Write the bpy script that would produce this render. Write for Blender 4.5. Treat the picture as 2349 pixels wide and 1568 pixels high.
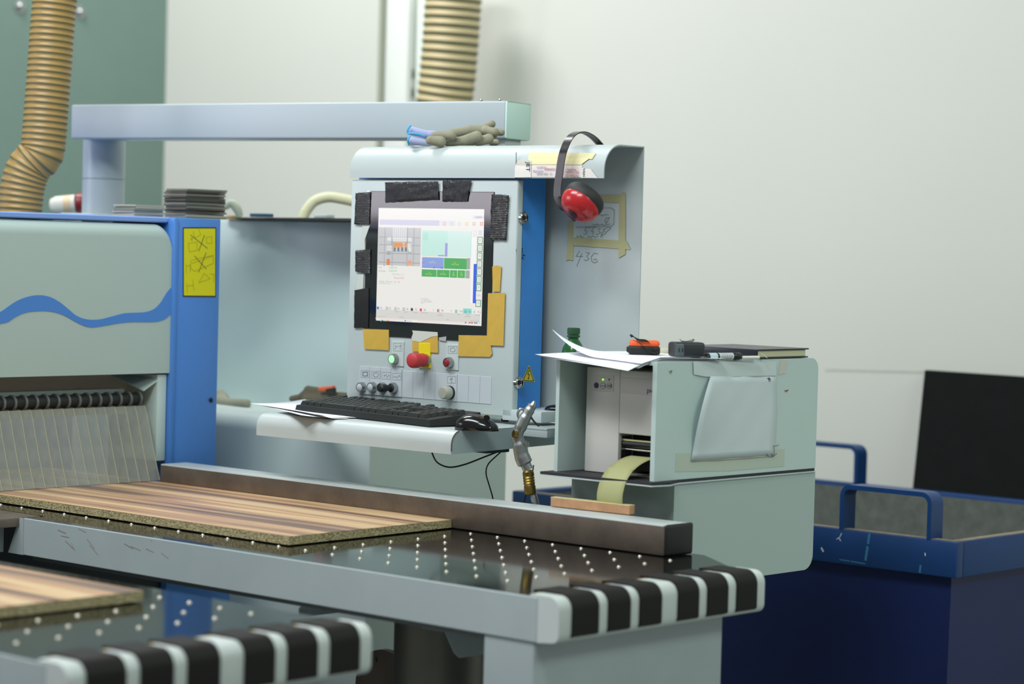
import bpy, bmesh, math, random
from mathutils import Vector, Matrix
random.seed(4)
SC = bpy.context.scene
for o in list(bpy.data.objects): bpy.data.objects.remove(o)

# ------------------------------------------------------------------ camera
FPX, CAMH = 5546.0, 1.55
RGT = Vector((0.6699, -0.74198, 0.02642)); UPV = Vector((0.01054, 0.04509, 0.99893)); FWD = Vector((0.74238, 0.6689, -0.03803))
CAM = Vector((0, 0, CAMH))
cd = bpy.data.cameras.new('camera'); cam = bpy.data.objects.new('camera', cd); SC.collection.objects.link(cam)
cd.sensor_width = 36; cd.lens = FPX / 2349 * 36; cd.clip_start = .05
m = Matrix((RGT, UPV, -FWD)).transposed().to_4x4(); m.translation = CAM; cam.matrix_world = m
cd.dof.use_dof = True; cd.dof.focus_distance = 5.62; cd.dof.aperture_fstop = 2.6
SC.camera = cam

# ------------------------------------------------------------------ light
W = bpy.data.worlds.new('world'); SC.world = W; W.use_nodes = True
W.node_tree.nodes['Background'].inputs[0].default_value = (.86, .92, .92, 1)
W.node_tree.nodes['Background'].inputs[1].default_value = .27
def area(name, loc, target, sx, sy, power, col):
    l = bpy.data.lights.new(name, 'AREA'); l.shape = 'RECTANGLE'; l.size = sx; l.size_y = sy; l.energy = power; l.color = col
    o = bpy.data.objects.new(name, l); SC.collection.objects.link(o); o.location = loc
    o.rotation_euler = (Vector(target) - Vector(loc)).to_track_quat('-Z', 'Y').to_euler(); return o
area('window_light', (-1.5, 9.5, 2.95), (4.5, 4.2, 1.6), 3.4, 2.5, 170, (.95, .90, 1.0))
area('ceiling_lamp_near', (1.7, 4.7, 4.7), (4.4, 4.6, 1.0), 2.4, .8, 128, (.95, .98, 1.0))
area('fill_light_housing', (1.0, 2.2, 4.7), (4.4, 5.2, 1.0), 2.0, .8, 112, (.93, .99, .98))  # unseen fill light added to brighten the hood and cabinet housing
area('fill_light_wall', (4.6, 6.6, 4.8), (6.2, 6.9, 1.2), 1.6, .8, 115, (1.0, .98, .98))  # added out of view to lift the far end of the white wall
area('side_lamp', (4.6, -1.2, 4.4), (6.0, 3.8, 1.6), 2.6, 1.0, 90, (.84, 1.0, .91))
SC.view_settings.view_transform = 'Standard'; SC.view_settings.look = 'None'
SC.view_settings.exposure = -0.10; SC.view_settings.gamma = 1.0; SC.view_settings.use_curve_mapping = False

# ------------------------------------------------------------------ pixel <-> place helpers (used for measuring only)
def ray(x, y): return FWD + RGT * ((x - 1174.5) / FPX) - UPV * ((y - 784) / FPX)
def hit(ax, v, x, y):
    d = ray(x, y); return CAM + d * ((v - CAM[ax]) / d[ax])
def HX(v, x, y): return hit(0, v, x, y)
def HY(v, x, y): return hit(1, v, x, y)
def HZ(v, x, y): return hit(2, v, x, y)
def at(D, x, y): return CAM + ray(x, y) * D

# ------------------------------------------------------------------ materials
def lin(c):
    if isinstance(c, str):
        c = [int(c[i:i+2], 16) / 255 for i in (1, 3, 5)]
    return tuple((x / 12.92 if x <= .04045 else ((x + .055) / 1.055) ** 2.4) for x in c) + (1,)
MATS = {}
def mat(name, col, rough=.5, metal=0, bump=0, bscale=400, spec=.5, trans=0, alpha=1, var=0, vscale=6, dirt=None, coat=0):
    if name in MATS: return MATS[name]
    M = bpy.data.materials.new(name); M.use_nodes = True; nt = M.node_tree; b = nt.nodes['Principled BSDF']
    c = lin(col)
    b.inputs['Base Color'].default_value = c; b.inputs['Roughness'].default_value = rough; b.inputs['Metallic'].default_value = metal
    b.inputs['Specular IOR Level'].default_value = spec; b.inputs['Transmission Weight'].default_value = trans; b.inputs['Alpha'].default_value = alpha
    b.inputs['Coat Weight'].default_value = coat
    tc = nt.nodes.new('ShaderNodeTexCoord')
    if bump:
        n = nt.nodes.new('ShaderNodeTexNoise'); n.inputs['Scale'].default_value = bscale; n.inputs['Detail'].default_value = 2
        nt.links.new(tc.outputs['Object'], n.inputs['Vector'])
        bp = nt.nodes.new('ShaderNodeBump'); bp.inputs['Strength'].default_value = bump; bp.inputs['Distance'].default_value = .001
        nt.links.new(n.outputs['Fac'], bp.inputs['Height']); nt.links.new(bp.outputs[0], b.inputs['Normal'])
    if var or dirt:
        n = nt.nodes.new('ShaderNodeTexNoise'); n.inputs['Scale'].default_value = vscale; n.inputs['Detail'].default_value = 8; n.inputs['Roughness'].default_value = .65
        nt.links.new(tc.outputs['Object'], n.inputs['Vector'])
        r = nt.nodes.new('ShaderNodeValToRGB'); nt.links.new(n.outputs['Fac'], r.inputs[0])
        e = r.color_ramp.elements
        if dirt:
            d = lin(dirt); e[0].position = .24; e[0].color = d; e[1].position = .40 ; e[1].color = c
            if var: x = e.new(.8); x.color = tuple(min(1, v * (1 + var)) for v in c[:3]) + (1,)
        else:
            e[0].position = .3; e[0].color = tuple(v * (1 - var) for v in c[:3]) + (1,); e[1].position = .7; e[1].color = tuple(min(1, v * (1 + var)) for v in c[:3]) + (1,)
        nt.links.new(r.outputs[0], b.inputs['Base Color'])
    MATS[name] = M; return M
def emis(name, col, s=1.0):
    if name in MATS: return MATS[name]
    M = bpy.data.materials.new(name); M.use_nodes = True; nt = M.node_tree; b = nt.nodes['Principled BSDF']
    b.inputs['Base Color'].default_value = (.02, .02, .02, 1); b.inputs['Roughness'].default_value = .15
    b.inputs['Emission Color'].default_value = lin(col); b.inputs['Emission Strength'].default_value = s
    MATS[name] = M; return M
grey = mat('pale_grey_powder_coat', '#bcc8c9', .42, bump=.25, bscale=700, var=.03, vscale=3)
grey2 = mat('grey_green_powder_coat', '#bccfcb', .5, bump=.12, bscale=500, var=.03, vscale=2)
greyd = mat('worn_grey_paint', '#a7b2b4', .42, bump=.1, bscale=500, var=.05, vscale=5)
blue = mat('blue_powder_coat', '#4a83cf', .4, bump=.1, bscale=500, var=.03, vscale=3)
blue2 = mat('console_blue_paint', '#3580cc', .45, bump=.12, bscale=600, var=.05, vscale=12)
tealM = mat('teal_sheet_steel', '#6d857c', .5, var=.05, vscale=2)
glassK = mat('black_table_surface', '#131413', .08, spec=.2, var=.15, vscale=9)
rubber = mat('black_rubber', '#0f0c0b', .6, spec=.3, bump=.2, bscale=300)
blackp = mat('black_plastic', '#17191b', .38)
blackm = mat('matt_black_plastic', '#1a1c1d', .6)
steel = mat('dark_steel', '#7d7167', .42, metal=.7, var=.22, vscale=14)
steelL = mat('pale_ground_steel', '#c6cecd', .38, metal=.25, var=.05, vscale=10)
chrome = mat('chrome', '#c9c9c6', .16, metal=1)
zinc = mat('satin_zinc', '#a7abab', .32, metal=1, bump=.1, bscale=200)
brass = mat('brass', '#84703a', .38, metal=1, var=.15, vscale=60)
white = mat('white_paint_wall', '#ced0c8', .85, var=.015, vscale=.8)
paper = mat('white_paper', '#eceef4', .8, bump=.05, bscale=60)
papero = mat('aged_paper', '#dcdcd2', .8)
tapeK = mat('black_duct_tape', '#1d1d22', .32, spec=.8)
tapeY = mat('yellow_masking_tape', '#c9a544', .7, var=.06, vscale=40)
tapeC = mat('cream_masking_tape', '#d6cfa0', .75, var=.08, vscale=40)
tapeG = mat('clear_glossy_tape', '#d9d8cd', .15, coat=.5, alpha=.75)
redp = mat('red_plastic', '#b5232a', .35)
redr = mat('red_rubber_button', '#b8343a', .5, bump=.1)
yel = mat('yellow_plate', '#e2cf12', .45)
ink = mat('dark_ink', '#232833', .7)
inkg = mat('grey_pencil', '#6f7b7d', .8)
inkr = mat('red_ink', '#c07880', .8)
# duct tape ribs
def add_wave(M, scale, strength, axis='Y'):
    nt = M.node_tree; b = nt.nodes['Principled BSDF']; tc = nt.nodes.new('ShaderNodeTexCoord'); w = nt.nodes.new('ShaderNodeTexWave')
    w.bands_direction = axis; w.inputs['Scale'].default_value = scale; w.inputs['Distortion'].default_value = 2.5; w.inputs['Detail Scale'].default_value = 2
    bp = nt.nodes.new('ShaderNodeBump'); bp.inputs['Strength'].default_value = strength; bp.inputs['Distance'].default_value = .001
    nt.links.new(tc.outputs['Object'], w.inputs[0]); nt.links.new(w.outputs['Fac'], bp.inputs['Height']); nt.links.new(bp.outputs[0], b.inputs['Normal'])
add_wave(tapeK, 75, 1.0, 'Y')
tapeK2 = mat('black_duct_tape_upright', '#1d1d22', .32, spec=.8); add_wave(tapeK2, 75, 1.0, 'Z')
def laminate():
    M = bpy.data.materials.new('striped_wood_laminate'); M.use_nodes = True; nt = M.node_tree; b = nt.nodes['Principled BSDF']
    tc = nt.nodes.new('ShaderNodeTexCoord'); mp = nt.nodes.new('ShaderNodeMapping'); mp.inputs['Scale'].default_value = (15, .45, 1)
    n = nt.nodes.new('ShaderNodeTexNoise'); n.inputs['Scale'].default_value = 1; n.inputs['Detail'].default_value = 3; n.inputs['Roughness'].default_value = .55
    r = nt.nodes.new('ShaderNodeValToRGB'); e = r.color_ramp.elements
    e[0].position = .36; e[0].color = lin('#6b5549'); e[1].position = .66; e[1].color = lin('#ccb18c')
    for p, c in ((.44, '#7d6557'), (.465, '#a98569'), (.54, '#b58e6d'), (.56, '#cdab7e')): x = e.new(p); x.color = lin(c)
    mp2 = nt.nodes.new('ShaderNodeMapping'); mp2.inputs['Scale'].default_value = (160, 2.5, 1)
    n2 = nt.nodes.new('ShaderNodeTexNoise'); n2.inputs['Scale'].default_value = 1; n2.inputs['Detail'].default_value = 4
    mx = nt.nodes.new('ShaderNodeMix'); mx.data_type = 'RGBA'; mx.blend_type = 'OVERLAY'; mx.inputs[0].default_value = .5
    L = nt.links.new
    L(tc.outputs['Object'], mp.inputs[0]); L(mp.outputs[0], n.inputs['Vector']); L(n.outputs['Fac'], r.inputs[0])
    L(tc.outputs['Object'], mp2.inputs[0]); L(mp2.outputs[0], n2.inputs['Vector']); L(r.outputs[0], mx.inputs[6]); L(n2.outputs['Fac'], mx.inputs[7]); L(mx.outputs[2], b.inputs['Base Color'])
    b.inputs['Roughness'].default_value = .42; return M
lamM = laminate()
def chip():
    M = mat('particle_board_core', '#a99c70', .85, bump=.5, bscale=250); nt = M.node_tree; b = nt.nodes['Principled BSDF']
    tc = nt.nodes.new('ShaderNodeTexCoord'); mp = nt.nodes.new('ShaderNodeMapping'); mp.inputs['Scale'].default_value = (1, 1, 3)
    n = nt.nodes.new('ShaderNodeTexNoise'); n.inputs['Scale'].default_value = 170; n.inputs['Detail'].default_value = 4
    r = nt.nodes.new('ShaderNodeValToRGB'); e = r.color_ramp.elements; e[0].position = .36; e[0].color = lin('#6f6143'); e[1].position = .6; e[1].color = lin('#c3b88d')
    nt.links.new(tc.outputs['Object'], mp.inputs[0]); nt.links.new(mp.outputs[0], n.inputs['Vector']); nt.links.new(n.outputs['Fac'], r.inputs[0]); nt.links.new(r.outputs[0], b.inputs['Base Color'])
    return M
chipM = chip()

# ------------------------------------------------------------------ mesh helpers
ROOTM = {}
def empty(name, loc, label, cat, group=None, rz=0):
    o = bpy.data.objects.new(name, None); SC.collection.objects.link(o); o.location = loc; o.rotation_euler = (0, 0, rz); o.empty_display_size = .05
    o['label'] = label; o['category'] = cat
    if group: o['group'] = group
    ROOTM[o.name] = Matrix.Translation(Vector(loc)) @ Matrix.Rotation(rz, 4, 'Z'); return o
def obj(name, bm, mats, parent=None, label=None, cat=None, group=None, kind=None, smooth=None):
    if not isinstance(mats, (list, tuple)): mats = [mats]
    if parent is not None:
        pm = ROOTM[parent.name]; bm.transform(pm.inverted()); M = pm
        # give the part its own origin
        c = Vector((0, 0, 0)); n = max(1, len(bm.verts))
        for v in bm.verts: c += v.co
        c /= n; bmesh.ops.translate(bm, verts=bm.verts, vec=-c)
    else:
        xs = [v.co for v in bm.verts]
        c = Vector(((min(v.x for v in xs) + max(v.x for v in xs)) / 2, (min(v.y for v in xs) + max(v.y for v in xs)) / 2, min(v.z for v in xs)))
        bmesh.ops.translate(bm, verts=bm.verts, vec=-c)
    bmesh.ops.recalc_face_normals(bm, faces=bm.faces)
    me = bpy.data.meshes.new(name); bm.to_mesh(me); bm.free()
    for x in mats: me.materials.append(x)
    if smooth is None: smooth = 35
    if smooth:
        for p in me.polygons: p.use_smooth = True
        try: me.set_sharp_from_angle(angle=math.radians(smooth))
        except Exception: pass
    o = bpy.data.objects.new(name, me); SC.collection.objects.link(o); o.location = c
    if parent is not None:
        o.parent = parent; ROOTM[o.name] = M @ Matrix.Translation(c)
    else: ROOTM[o.name] = Matrix.Translation(c)
    if label: o['label'] = label
    if cat: o['category'] = cat
    if group: o['group'] = group
    if kind: o['kind'] = kind
    return o
def B(): return bmesh.new()
def box(bm, lo, hi, bev=0, seg=2, mi=0, M=None):
    lo, hi = [min(a, b) for a, b in zip(lo, hi)], [max(a, b) for a, b in zip(lo, hi)]
    r = bmesh.ops.create_cube(bm, size=1); vs = r['verts']
    for v in vs: v.co = Vector([lo[i] + (v.co[i] + .5) * (hi[i] - lo[i]) for i in range(3)])
    fs = set(f for v in vs for f in v.link_faces)
    if bev:
        es = list(set(e for v in vs for e in v.link_edges))
        rr = bmesh.ops.bevel(bm, geom=es, offset=bev, segments=seg, affect='EDGES', profile=.5)
        fs = set(rr['faces']) | set(f for f in fs if f.is_valid)
        vs = list(set(v for f in fs for v in f.verts))
    for f in fs: f.material_index = mi
    if M: bmesh.ops.transform(bm, matrix=M, verts=vs)
    return bm
def frustum(bm, base, top, mi=0):
    a = [bm.verts.new(p) for p in base]; b = [bm.verts.new(p) for p in top]; n = len(a); fs = [bm.faces.new(a[::-1]), bm.faces.new(b)]
    for i in range(n): fs.append(bm.faces.new((a[i], a[(i+1) % n], b[(i+1) % n], b[i])))
    for f in fs: f.material_index = mi
    return bm
def slab(bm, pts, off, mi=0):
    "polygon (3d points) given a thickness vector"
    off = Vector(off); return frustum(bm, [Vector(p) for p in pts], [Vector(p) + off for p in pts], mi)
def prism(bm, prof, axis, a, b, mi=0):
    "prof: list of 2d in remaining axes order; extrude along axis from a to b"
    def P(q, t):
        q = list(q); q.insert(axis, t); return Vector(q)
    return frustum(bm, [P(q, a) for q in prof], [P(q, b) for q in prof], mi)
def arc(cx, cy, r, a0, a1, n=8):
    return [(cx + r * math.cos(math.radians(a0 + (a1 - a0) * i / n)), cy + r * math.sin(math.radians(a0 + (a1 - a0) * i / n))) for i in range(n + 1)]
def frame_of(d):
    d = d.normalized(); u = d.cross(Vector((0, 0, 1)))
    if u.length < 1e-3: u = d.cross(Vector((0, 1, 0)))
    u.normalize(); return u, d.cross(u).normalized()
def sweep(bm, pts, radii, seg=12, mi=0, cap=True, flat=1.0, updir=None):
    pts = [Vector(p) for p in pts]; n = len(pts)
    if not isinstance(radii, (list, tuple)): radii = [radii] * n
    rings = []; u = None
    for i, p in enumerate(pts):
        d = (pts[min(i+1, n-1)] - pts[max(i-1, 0)]).normalized()
        if u is None:
            if updir: u = (Vector(updir) - d * d.dot(Vector(updir))).normalized()
            else: u, _ = frame_of(d)
        u = (u - d * u.dot(d)).normalized(); w = d.cross(u)
        rings.append([bm.verts.new(p + (u * math.cos(2*math.pi*k/seg) + w * math.sin(2*math.pi*k/seg) * flat) * radii[i]) for k in range(seg)])
    fs = []
    for a, b in zip(rings, rings[1:]):
        for k in range(seg): fs.append(bm.faces.new((a[k], a[(k+1) % seg], b[(k+1) % seg], b[k])))
    if cap: fs.append(bm.faces.new(rings[0][::-1])); fs.append(bm.faces.new(rings[-1]))
    for f in fs: f.material_index = mi
    return rings
def lathe(bm, base, direction, prof, seg=24, mi=0, sq=1.0):
    "prof: [(r, h)...] along direction from base; r may reach 0; mi may be a list per segment"
    base = Vector(base); d = Vector(direction).normalized(); u, w = frame_of(d)
    rings = []
    for r, h in prof:
        if r <= 1e-6: rings.append([bm.verts.new(base + d * h)])
        else: rings.append([bm.verts.new(base + d * h + (u * math.cos(2*math.pi*k/seg) + w * math.sin(2*math.pi*k/seg) * sq) * r) for k in range(seg)])
    for i, (a, b) in enumerate(zip(rings, rings[1:])):
        mm = mi[i] if isinstance(mi, (list, tuple)) else mi
        for k in range(seg):
            k2 = (k + 1) % seg
            if len(a) == 1 and len(b) == 1: continue
            if len(a) == 1: f = bm.faces.new((a[0], b[k2], b[k]))
            elif len(b) == 1: f = bm.faces.new((a[k], a[k2], b[0]))
            else: f = bm.faces.new((a[k], a[k2], b[k2], b[k]))
            f.material_index = mm
    if len(rings[0]) > 1: bm.faces.new(rings[0][::-1]).material_index = mi[0] if isinstance(mi, (list, tuple)) else mi
    if len(rings[-1]) > 1: bm.faces.new(rings[-1]).material_index = mi[-1] if isinstance(mi, (list, tuple)) else mi
    return bm
def catmull(P, n=8):
    P = [Vector(p) for p in P]; Q = [P[0] * 2 - P[1]] + P + [P[-1] * 2 - P[-2]]; out = []
    for i in range(1, len(Q) - 2):
        for k in range(n):
            t = k / n; a, b, c, d = Q[i-1], Q[i], Q[i+1], Q[i+2]
            out.append(.5 * ((2*b) + (c-a)*t + (2*a-5*b+4*c-d)*t*t + (3*b-a-3*c+d)*t**3))
    out.append(P[-1]); return out
def sheet(bm, grid, thick, mi=0):
    "grid of points (rows x cols) as a thin sheet"
    R_, C_ = len(grid), len(grid[0]); top = [[bm.verts.new(p) for p in row] for row in grid]
    bot = [[bm.verts.new(Vector(p) + Vector(thick)) for p in row] for row in grid]; fs = []
    for i in range(R_ - 1):
        for j in range(C_ - 1):
            fs.append(bm.faces.new((top[i][j], top[i][j+1], top[i+1][j+1], top[i+1][j])))
            fs.append(bm.faces.new((bot[i][j], bot[i+1][j], bot[i+1][j+1], bot[i][j+1])))
    for i in range(R_ - 1):
        for j in (0, C_ - 1): fs.append(bm.faces.new((top[i][j], top[i+1][j], bot[i+1][j], bot[i][j])))
    for j in range(C_ - 1):
        for i in (0, R_ - 1): fs.append(bm.faces.new((top[i][j], bot[i][j], bot[i][j+1], top[i][j+1])))
    for f in fs: f.material_index = mi
    return bm
def add_text(bm, s, size, M, mi=0, sx=1.0, extr=0.0002):
    cu = bpy.data.curves.new('t', 'FONT'); cu.body = s; cu.size = size; cu.resolution_u = 2; cu.extrude = extr
    o = bpy.data.objects.new('t', cu); SC.collection.objects.link(o)
    me = bpy.data.meshes.new_from_object(o); t = bmesh.new(); t.from_mesh(me)
    t.transform(M @ Matrix.Diagonal((sx, 1, 1, 1)))
    base = [bm.verts.new(v.co) for v in t.verts]; t.verts.ensure_lookup_table()
    for f in t.faces:
        try: bm.faces.new([base[v.index] for v in f.verts]).material_index = mi
        except ValueError: pass
    t.free(); bpy.data.objects.remove(o); bpy.data.curves.remove(cu); bpy.data.meshes.remove(me)
def axes(origin, xdir, ydir):
    x = Vector(xdir).normalized(); y = Vector(ydir).normalized(); z = x.cross(y).normalized(); y = z.cross(x)
    M = Matrix((x, y, z)).transposed().to_4x4(); M.translation = Vector(origin); return M
def ribbon(bm, fn, pix, w, off, mi=0):
    "pen stroke: polyline of pixels on the plane fn"
    P = [fn(*p) for p in pix]; off = Vector(off)
    nrm = off.normalized()
    for a, b in zip(P, P[1:]):
        d = (b - a)
        if d.length < 1e-5: continue
        s = d.normalized().cross(nrm) * w / 2; e = d.normalized() * w * .4
        slab(bm, [a - s - e, b - s + e, b + s + e, a + s - e], off, mi)
def blob(name, caps, vox, mats, parent=None, smooth_it=4, **kw):
    "tapered capsules fused into one continuous body; caps: (p0,p1,r0,r1[,flat])"
    bm = B()
    for c in caps:
        p0, p1, r0, r1 = Vector(c[0]), Vector(c[1]), c[2], c[3]; fz = c[4] if len(c) > 4 else 1
        n = max(2, int((p1 - p0).length / (min(r0, r1) * .35)) + 1)
        for i in range(n + 1):
            t = i / n; p = p0.lerp(p1, t); r = r0 + (r1 - r0) * t
            bmesh.ops.create_icosphere(bm, subdivisions=2, radius=r, matrix=Matrix.Translation(p) @ Matrix.Diagonal((1, 1, fz, 1)))
    me = bpy.data.meshes.new('b'); bm.to_mesh(me); bm.free(); o = bpy.data.objects.new('b', me); SC.collection.objects.link(o)
    md = o.modifiers.new('r', 'REMESH'); md.mode = 'VOXEL'; md.voxel_size = vox
    sm = o.modifiers.new('s', 'SMOOTH'); sm.iterations = smooth_it; sm.factor = .5
    dg = bpy.context.evaluated_depsgraph_get(); me2 = bpy.data.meshes.new_from_object(o.evaluated_get(dg))
    bm = B(); bm.from_mesh(me2); bpy.data.objects.remove(o); bpy.data.meshes.remove(me); bpy.data.meshes.remove(me2)
    return obj(name, bm, mats, parent, smooth=180, **kw)

# ================================================================== SETTING
WX, WY = 6.6, 7.95
def struct(name, bm, m): return obj(name, bm, m, kind='structure', smooth=0)
struct('floor', box(B(), (-3, -3, -.1), (WX + .2, WY + .2, 0)), mat('concrete_floor', '#8b8f8c', .7, var=.1, vscale=2))
struct('wall_back', box(B(), (WX, -3, 0), (WX + .15, WY + .15, 5.2)), white)
struct('wall_left', box(B(), (1.5, WY, 0), (WX, WY + .1, 5.2)), tealM)
for px, py in ((45, 15), (183, 28)):
    p = HY(WY, px, py)
    bm = B(); lathe(bm, p, (0, -1, 0), [(.028, 0), (.028, .004), (.016, .006), (.016, .016), (.012, .02), (0, .021)], 16)
    obj('wall_bolt', bm, zinc, label='round bolt head high on the teal wall, ' + ('left' if px < 100 else 'right') + ' of the tan suction hose', cat='bolt', group='bolts on the teal wall')

bm = B(); ribbon(bm, lambda x, y: HX(WX - .0008, x, y), [(1895, 848), (2118, 853)], .009, (.0006, 0, 0)); obj('scuff_line_1', bm, mat('wall_scuff', '#bdbfb7', .9), kind='structure', smooth=0)  # grey scuff streak on the wall, no trim piece
# conduit, trunking, pipe and chain on the back wall
def wy(px, py, off): return HX(WX - off, px, py)
def upright(name, x0, x1, off, dep, m, label, cat, z0=1.2, z1=3.4, rnd=False):
    a = wy(x0, 150, off).y; b = wy(x1, 150, off).y; bm = B()
    if rnd: sweep(bm, [(WX - off, (a+b)/2, z0), (WX - off, (a+b)/2, z1)], abs(a-b)/2, 14)
    else: box(bm, (WX - off, min(a, b), z0), (WX - off + dep, max(a, b), z1), .006)
    return obj(name, bm, m, label=label, cat=cat)
upright('wall_pipe', 869, 880, .05, .05, mat('pipe_paint', '#9ba08e', .5), 'thin greenish grey pipe at the left of the cable trunking', 'pipe', rnd=True)
tr = upright('cable_trunking', 884, 934, .09, .09, mat('pale_trunking', '#e4e8e2', .5), 'wide pale cable trunking running up the white wall', 'trunking')
upright('wall_conduit', 953, 970, .06, .05, mat('conduit_paint', '#dfe9e0', .5), 'narrow pale green conduit just left of the ringed hose', 'conduit')
ch = B()
for k in range(20):
    c = wy(945, 60, .06); z = 2.24 - k * .036; v = k % 2
    P = [(c.x + (0 if v else .012 * math.cos(t)), c.y + (.012 * math.cos(t) if v else 0), z + .022 * math.sin(t)) for t in [i * math.pi / 5 for i in range(10)]]
    P.append(P[0]); P.append(P[1]); sweep(ch, P, .0045, 6, cap=False)
obj('hanging_chain', ch, mat('dark_chain', '#50543f', .5, metal=.6), label='dark little link chain hanging between trunking and conduit', cat='chain')

# ================================================================== HOSES
def hose(name, pts, r, pitch, amp, mats, darkfrac, label, samples=8):
    C_ = catmull(pts, 24); L = [0]
    for a, b in zip(C_, C_[1:]): L.append(L[-1] + (b - a).length)
    n = int(L[-1] / pitch * samples); P = []; R_ = []; j = 0
    for i in range(n + 1):
        s = L[-1] * i / n
        while j < len(L) - 2 and L[j+1] < s: j += 1
        P.append(C_[j].lerp(C_[j+1], (s - L[j]) / max(1e-9, L[j+1] - L[j])))
        ph = (i % samples) / samples; R_.append(r + amp * (abs(math.cos(math.pi * ph)) ** 1.5 if name else 0))
    bm = B(); rings = sweep(bm, P, R_, 28)
    bm.faces.ensure_lookup_table()
    for i in range(n):
        if (i % samples) / samples < darkfrac:
            for k in range(28): bm.faces[i * 28 + k].material_index = 1
    return obj(name, bm, mats, label=label, cat='hose', smooth=60)
hA = mat('tan_hose_film', '#9c7d42', .45, spec=.6); hAd = mat('hose_groove_shade', '#5c5c36', .5)  # second colour paints the olive shadow between the hose ribs
D1 = 6.45
hp = [at(D1, *p) for p in ((132, -60), (122, 40), (114, 150), (106, 250), (101, 315), (94, 354), (70, 380), (56, 412), (48, 455), (44, 503))]
hose('suction_hose', hp, .0565, .0165, .003, [hA, hAd], .25, 'tan ribbed suction hose bending down behind the hood at the left')
hp = [HX(WX - .28, *p) for p in ((1046, -60), (1040, 0), (1033, 100), (1026, 180), (1019, 240), (1014, 320))]
hose('ringed_hose', hp, .098, .0305, .006, [mat('tan_hose_pale', '#c1b187', .5), mat('dark_green_ring', '#3f4a33', .5)], .34, 'tan hose with dark green rings hanging in front of the wall')

# ================================================================== AIR TABLES
def air_table(dx, x_noz, label, first):
    X0, X1, YE = 3.286 + dx, 3.917 + dx, 2.881
    r = empty('air_table', (X0 + .31, 3.4, 0), label, 'table', 'air cushion tables')
    ze = .92
    if first: poly = [(X0 + .004, YE + .02), (X1 - .02, YE + .02), (X1, YE + .03), (4.04, 3.08), (4.045, 4.78), (3.350, 4.78), (3.350, 4.425), (X0 + .004, 4.425)]
    else: poly = [(X0 + .004, YE + .02), (X1 - .02, YE + .02), (X1, YE + .04), (X1, 4.40), (X0 + .004, 4.40)]
    obj('tabletop', slab(B(), [(x, y, ze) for x, y in poly], (0, 0, -.012)), glassK, r, label='glossy black table surface', smooth=0)
    bm = B(); box(bm, (X0, YE, .838), (X0 + .004, 4.42, .921), .0015, 1); box(bm, (X0 + .004, YE, .838), (X0 + .03, 4.42, .842))
    # slanted far end
    for v in bm.verts:
        if v.co.y > 4.3 and v.co.z < .87: v.co.y += .0
    obj('side_panel', bm, greyd, r, label='long grey side rail of the table')
    bm = B(); box(bm, (X0 + .01, 3.02, .828), (X1 - .01, 4.40, .907), .002, 1)
    obj('air_box', bm, mat('dim_galvanised', '#5a5f5e', .5, metal=.4), r)
    # rounded end cap
    prof = [(YE, .838), (YE - .038, .842)] + arc(YE - .034, .858, .017, 250, 180, 3) + arc(YE - .026, .900, .025, 180, 90, 7) + [(YE + .02, .925), (YE + .02, .838)]
    bm = B(); prism(bm, prof, 0, X0 + .001, X1 - .004); obj('end_cap', bm, mat('off_white_end_cap', '#c2cac7', .4, var=.04), r, label='off-white rounded end profile')
    po = [(YE + .042, .9225), (YE + .042, .928), (YE + .01, .9285)] + arc(YE - .026, .900, .0285, 90, 180, 8) + [(YE - .0545, .853), (YE - .050, .850), (YE - .045, .870), (YE - .04, .9), (YE - .02, .92)]
    for a, b in ((3.322, 3.396), (3.424, 3.488), (3.516, 3.581), (3.632, 3.696), (3.724, 3.789), (3.818, 3.884)):
        bm = B(); prism(bm, po, 0, a + dx, b + dx); obj('rubber_pad', bm, rubber, r)
    box_ = B(); box(box_, (X0 + .03, YE + .021, .9195), (X1 - .02, YE + .03, .9245)); obj('edge_strip', box_, mat('dusty_wood_strip', '#a3906a', .8, var=.2, vscale=40), r, label='dusty tan strip behind the pads')
    # leg cabinet
    bm = B(); box(bm, (X0 + .004, YE + .008, .0), (X1 - .06, YE + .135, .838), .003, 1); obj('leg', bm, greyd, r)
    cols = [x_noz + .0831 * k for k in range(7)] if first else [x_noz + .081 * k for k in range(7)]
    spots = []
    if first:
        for j in range(8):
            for i in range(7): spots.append((cols[i], 3.067 + .0803 * j))
        for j in range(8, 21): spots.append((3.408, 3.067 + .0803 * j))
    else:
        for j in range(3):
            for i in range(7): spots.append((cols[i], 3.060 + .0805 * j))
        for j in range(3, 6): spots.append((cols[6], 3.060 + .0805 * j))
    me = None
    for sx, sy in spots:
        if me is None:
            bm = B(); lathe(bm, (sx, sy, ze), (0, 0, 1), [(.0050, -.001), (.0050, .0004), (.0040, .0008), (.0036, .0008), (.0032, .0020), (.0018, .0032), (0, .0036)], 12)
            proto = obj('air_nozzle', bm, mat('nozzle_steel', '#cfcbbd', .28, metal=.8), r); me = proto; base = Vector(proto.location); s0 = (sx, sy)
        else:
            c = me.copy(); SC.collection.objects.link(c); c.parent = r; c.location = base + Vector((sx - s0[0], sy - s0[1], 0)); c.name = 'air_nozzle'
    return r
t1 = air_table(0, 3.409, 'grey air cushion table in the middle carrying the striped board beside the fence', True)
t2 = air_table(-1.1, 2.2655, 'grey air cushion table nearest the camera at lower left, out of focus', False)
# slanted cut end plate of table 1
bm = B(); slab(bm, [(3.2855, 4.42, .9195), (3.2855, 4.435, .9195), (3.2855, 4.475, .838), (3.2855, 4.42, .838)], (.004, 0, 0)); obj('side_panel_end', bm, greyd, t1)

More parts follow.
